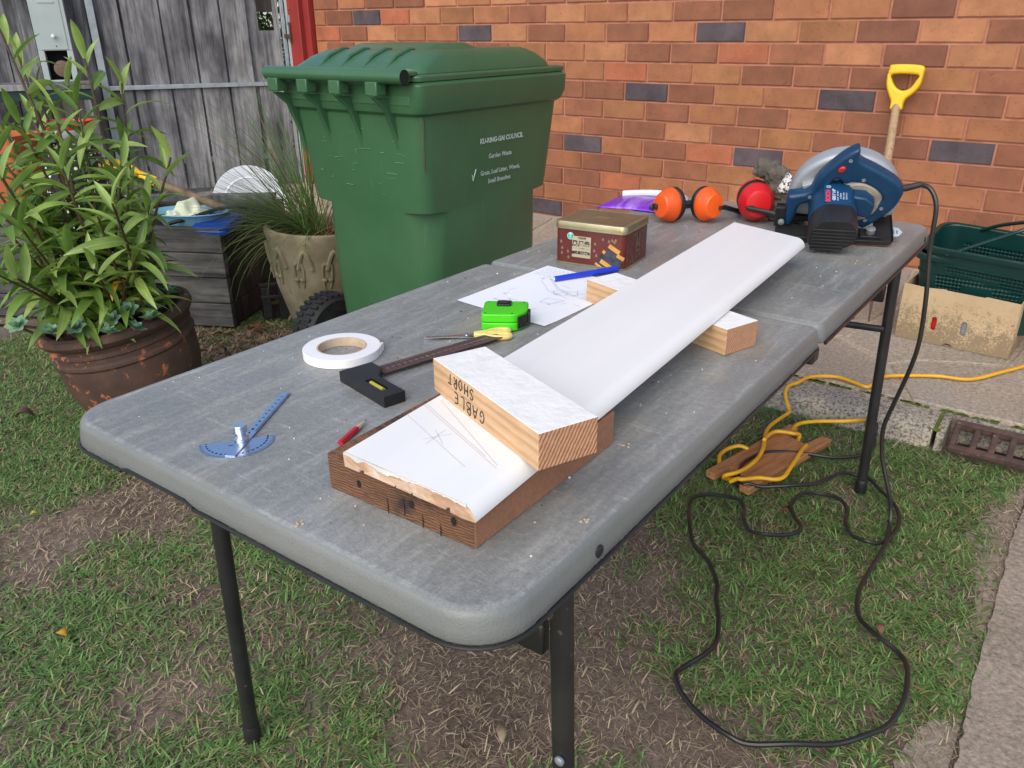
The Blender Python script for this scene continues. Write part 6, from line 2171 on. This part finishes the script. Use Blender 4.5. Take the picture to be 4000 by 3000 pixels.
def blade_field(name, n, keep, length, width, lean, tint, material, x0=-3.5, x1=.075, y0=.12, y1=2.42, segs=3, zoff=.0, droop=(.3, 1.2), clump=0):
    x = rng.uniform(x0, x1, n)
    y = rng.uniform(y0, y1, n)
    hd = rng.uniform(0, 2 * PI, n)
    if clump:
        m = int(n * .65)
        c_ = rng.integers(0, m // clump, m)
        ox, oy = rng.normal(0, .011, m), rng.normal(0, .011, m)
        x[:m], y[:m] = x[c_] + ox, y[c_] + oy
        hd[:m] = np.arctan2(oy, ox) + rng.normal(0, .5, m)
    k = (rng.random(n) < keep(x, y)) & clear(x, y)
    x, y = x[k], y[k]
    hd = hd[k]
    n = len(x)
    ln = rng.uniform(*length, n)
    wd = rng.uniform(*width, n)
    an = rng.uniform(*lean, n)            # elevation at the base
    dr_ = rng.uniform(*droop, n)
    z = np.full(n, zoff - .003)
    cx, cy = np.cos(hd), np.sin(hd)
    vs = np.zeros((n, 2 * segs + 1, 3))
    px, py, pz_ = x.copy(), y.copy(), z.copy()
    for i in range(segs):
        w_ = wd * (1 - .75 * (i / segs) ** 2) * (.75 if i == 0 else 1)
        vs[:, 2 * i, :] = np.stack([px + cy * w_, py - cx * w_, pz_], 1)
        vs[:, 2 * i + 1, :] = np.stack([px - cy * w_, py + cx * w_, pz_], 1)
        st = ln / segs
        px = px + cx * np.cos(an) * st
        py = py + cy * np.cos(an) * st
        pz_ = np.maximum(pz_ + np.sin(an) * st, .0015 + zoff)
        an = an - dr_ / segs
    vs[:, 2 * segs, :] = np.stack([px, py, pz_], 1)
    quads = []
    o = np.arange(n) * (2 * segs + 1)
    loops, starts, tot = [], [], []
    per = 4 * (segs - 1) + 3
    L = np.zeros((n, per), dtype=np.int32)
    for i in range(segs - 1):
        L[:, 4 * i:4 * i + 4] = np.stack([o + 2 * i, o + 2 * i + 2, o + 2 * i + 3, o + 2 * i + 1], 1)
    L[:, 4 * (segs - 1):] = np.stack([o + 2 * segs - 2, o + 2 * segs, o + 2 * segs - 1], 1)
    ps = np.zeros((n, segs), dtype=np.int32)
    for i in range(segs):
        ps[:, i] = np.arange(n) * per + 4 * i
    me = bpy.data.meshes.new(name)
    me.vertices.add(n * (2 * segs + 1))
    me.vertices.foreach_set('co', vs.astype(np.float32).ravel())
    me.loops.add(n * per)
    me.loops.foreach_set('vertex_index', L.ravel())
    me.polygons.add(n * segs)
    me.polygons.foreach_set('loop_start', ps.ravel())
    me.update(calc_edges=True)
    t = tint(n, x, y)
    at = me.color_attributes.new('tint', 'FLOAT_COLOR', 'POINT')
    c = np.ones((n, 2 * segs + 1, 4), dtype=np.float32)
    c[:, :, :3] = t[:, None, :]
    at.data.foreach_set('color', c.ravel())
    me.materials.append(material)
    me.validate()
    return link(name, me)


def green_tint(n, x, y):
    a = rng.random(n)[:, None]
    base = np.array([.075, .160, .042]) * (1 - a) + np.array([.185, .310, .095]) * a
    v = rng.uniform(.75, 1.25, n)[:, None]
    base = base * v
    yel = rng.random(n) < .10
    base[yel] = np.array([.31, .265, .12]) * v[yel]
    return base


def dry_tint(n, x, y):
    a = rng.random(n)[:, None]
    return (np.array([.19, .14, .09]) * (1 - a) + np.array([.46, .37, .25]) * a) * rng.uniform(.7, 1.15, n)[:, None]


def gk(x, y):
    g = green(x, y)
    near = np.clip(1.25 - .0 * y, 0, 1)
    return np.clip(g ** 1.35 * 1.05, 0, 1)


def dk(x, y):
    g = green(x, y)
    return np.clip(.55 - .36 * g + .35 * vnoise(x, y, 9, 6), .08, 1) * (x < .02)


kind(tag(blade_field('grass', 215000, gk, (.016, .042), (.0011, .0022), (.05, .80), green_tint, MAT['grass'], clump=14), 'patchy green lawn grass under and around the table', 'grass'), 'stuff')
kind(tag(blade_field('dry_grass', 150000, dk, (.008, .030), (.0004, .0011), (.0, .5), dry_tint, MAT['litter'], segs=2, zoff=.003, droop=(-.2, .7)), 'dead straw coloured grass lying on the bare soil', 'dry grass'), 'stuff')


def chunk_keep(x, y):
    return np.clip(.75 - .6 * green(x, y), .1, 1) * (x < .03)


kind(tag(blade_field('straw_bits', 9500, chunk_keep, (.014, .040), (.0010, .0024), (-.05, .35), lambda n, x, y: (np.array([.40, .31, .20]) * (.5 + .7 * rng.random(n))[:, None]), MAT['litter'], segs=2, zoff=.006, droop=(-.5, .8)), 'flattened pale straw pieces and clippings on the worn lawn', 'straw'), 'stuff')


def litter_keep(x, y):
    return np.clip(np.exp(-(((x + 2.66) / .34) ** 2 + ((y - 1.72) / .22) ** 2)) * 1.3, 0, 1)


kind(tag(blade_field('leaf_litter', 3600, litter_keep, (.02, .06), (.003, .009), (.0, .5), lambda n, x, y: np.array([.13, .085, .05]) * rng.uniform(.5, 2.0, n)[:, None], MAT['litter'], x0=-3.3, x1=-2.0, y0=1.2, y1=2.2, zoff=.004, droop=(-.6, .8)), 'brown leaf litter heaped in front of the planter box', 'leaf litter'), 'stuff')


def fallen(x, y, ln, wd, rz, col, label, cat='leaf', curl=.6):
    V = []
    n = 7
    for i in range(n + 1):
        t = i / n
        w_ = wd * math.sin(PI * min(.98, t * .94 + .04)) ** .8
        zz = .012 + .012 * curl * math.sin(PI * t)
        V += [(t * ln, -w_, zz + w_ * .5 * curl), (t * ln, 0, zz), (t * ln, w_, zz + w_ * .4 * curl)]
    F = []
    for i in range(n):
        a_ = 3 * i
        F += [(a_, a_ + 1, a_ + 4, a_ + 3), (a_ + 1, a_ + 2, a_ + 5, a_ + 4)]
    o = MB().add(V, F).build('fallen_leaf', simple('fallen_leaf_skin', col, .7, mul(col, .6), 60), None, 80)
    o.location = (x, y, .006)
    o.rotation_euler = (0, 0, rz)
    m = o.modifiers.new('thick', 'SOLIDIFY')
    m.thickness = .0012
    return tag(o, label, cat)


fallen(-2.66, .905, .055, .020, .8, (.13, .05, .035), 'curled brown leaf on the lawn left of the terracotta pot', curl=1.2)
fallen(-1.53, .485, .026, .010, .2, (.62, .33, .03), 'yellow leaf on the grass near the front left table leg')
fallen(-2.03, .66, .020, .008, 1.0, (.50, .42, .07), 'pale yellow leaf on the grass by the bare dirt strip')
fallen(-.16, 1.47, .030, .009, 2.0, (.20, .10, .05), 'brown leaf inside the black cord loop near its right side')
fallen(-1.12, .95, .035, .009, 2.5, (.55, .30, .03), 'orange yellow leaf under the near edge of the table')
fallen(-.48, 1.80, .026, .010, .5, (.22, .055, .03), 'red brown leaf inside the small wave of the black cord')
fallen(-.62, .80, .042, .009, 2.3, (.32, .24, .15), 'dry tan leaf on the bare dirt below the table corner')
fallen(-2.72, 1.86, .05, .022, .3, (.30, .10, .06), 'red brown leaf lying before the black crate', curl=1.3)

# sawdust and plaster crumbs on the table
cr_ = MB()
rr = random.Random(21)
for i in range(420):
    x, y = rr.uniform(.04, .69), rr.uniform(.03, 1.77)
    s_ = rr.uniform(.0003, .0009) * (1 if rr.random() < .93 else 1.7)
    p = tw(x, y, .0002)
    a_ = rr.uniform(0, 3)
    X = Matrix.Translation(p) @ Matrix.Rotation(a_, 4, 'Z')
    cr_.box((-s_ * rr.uniform(.6, 1.6), -s_, 0), (s_, s_ * rr.uniform(.5, 1.3), s_ * .9), rr.choice([0, 0, 0, 1, 2]), X)
for x, y in ((.648, .350), (.46, .02), (.69, .19)):
    p = tw(x, y, .0002)
    for k in range(5):
        X = Matrix.Translation(p + Vector((rr.gauss(0, .003), rr.gauss(0, .003), 0))) @ Matrix.Rotation(rr.uniform(0, 3), 4, 'Z')
        cr_.box((-.0013, -.0008, 0), (.0013, .0009, .0012), 1, X)
kind(tag(cr_.build('sawdust_crumbs', [MAT['tape_white'], MAT['card'], MAT['void']], None, 0), 'tiny pale crumbs and sawdust scattered on the grey table', 'crumbs'), 'stuff')
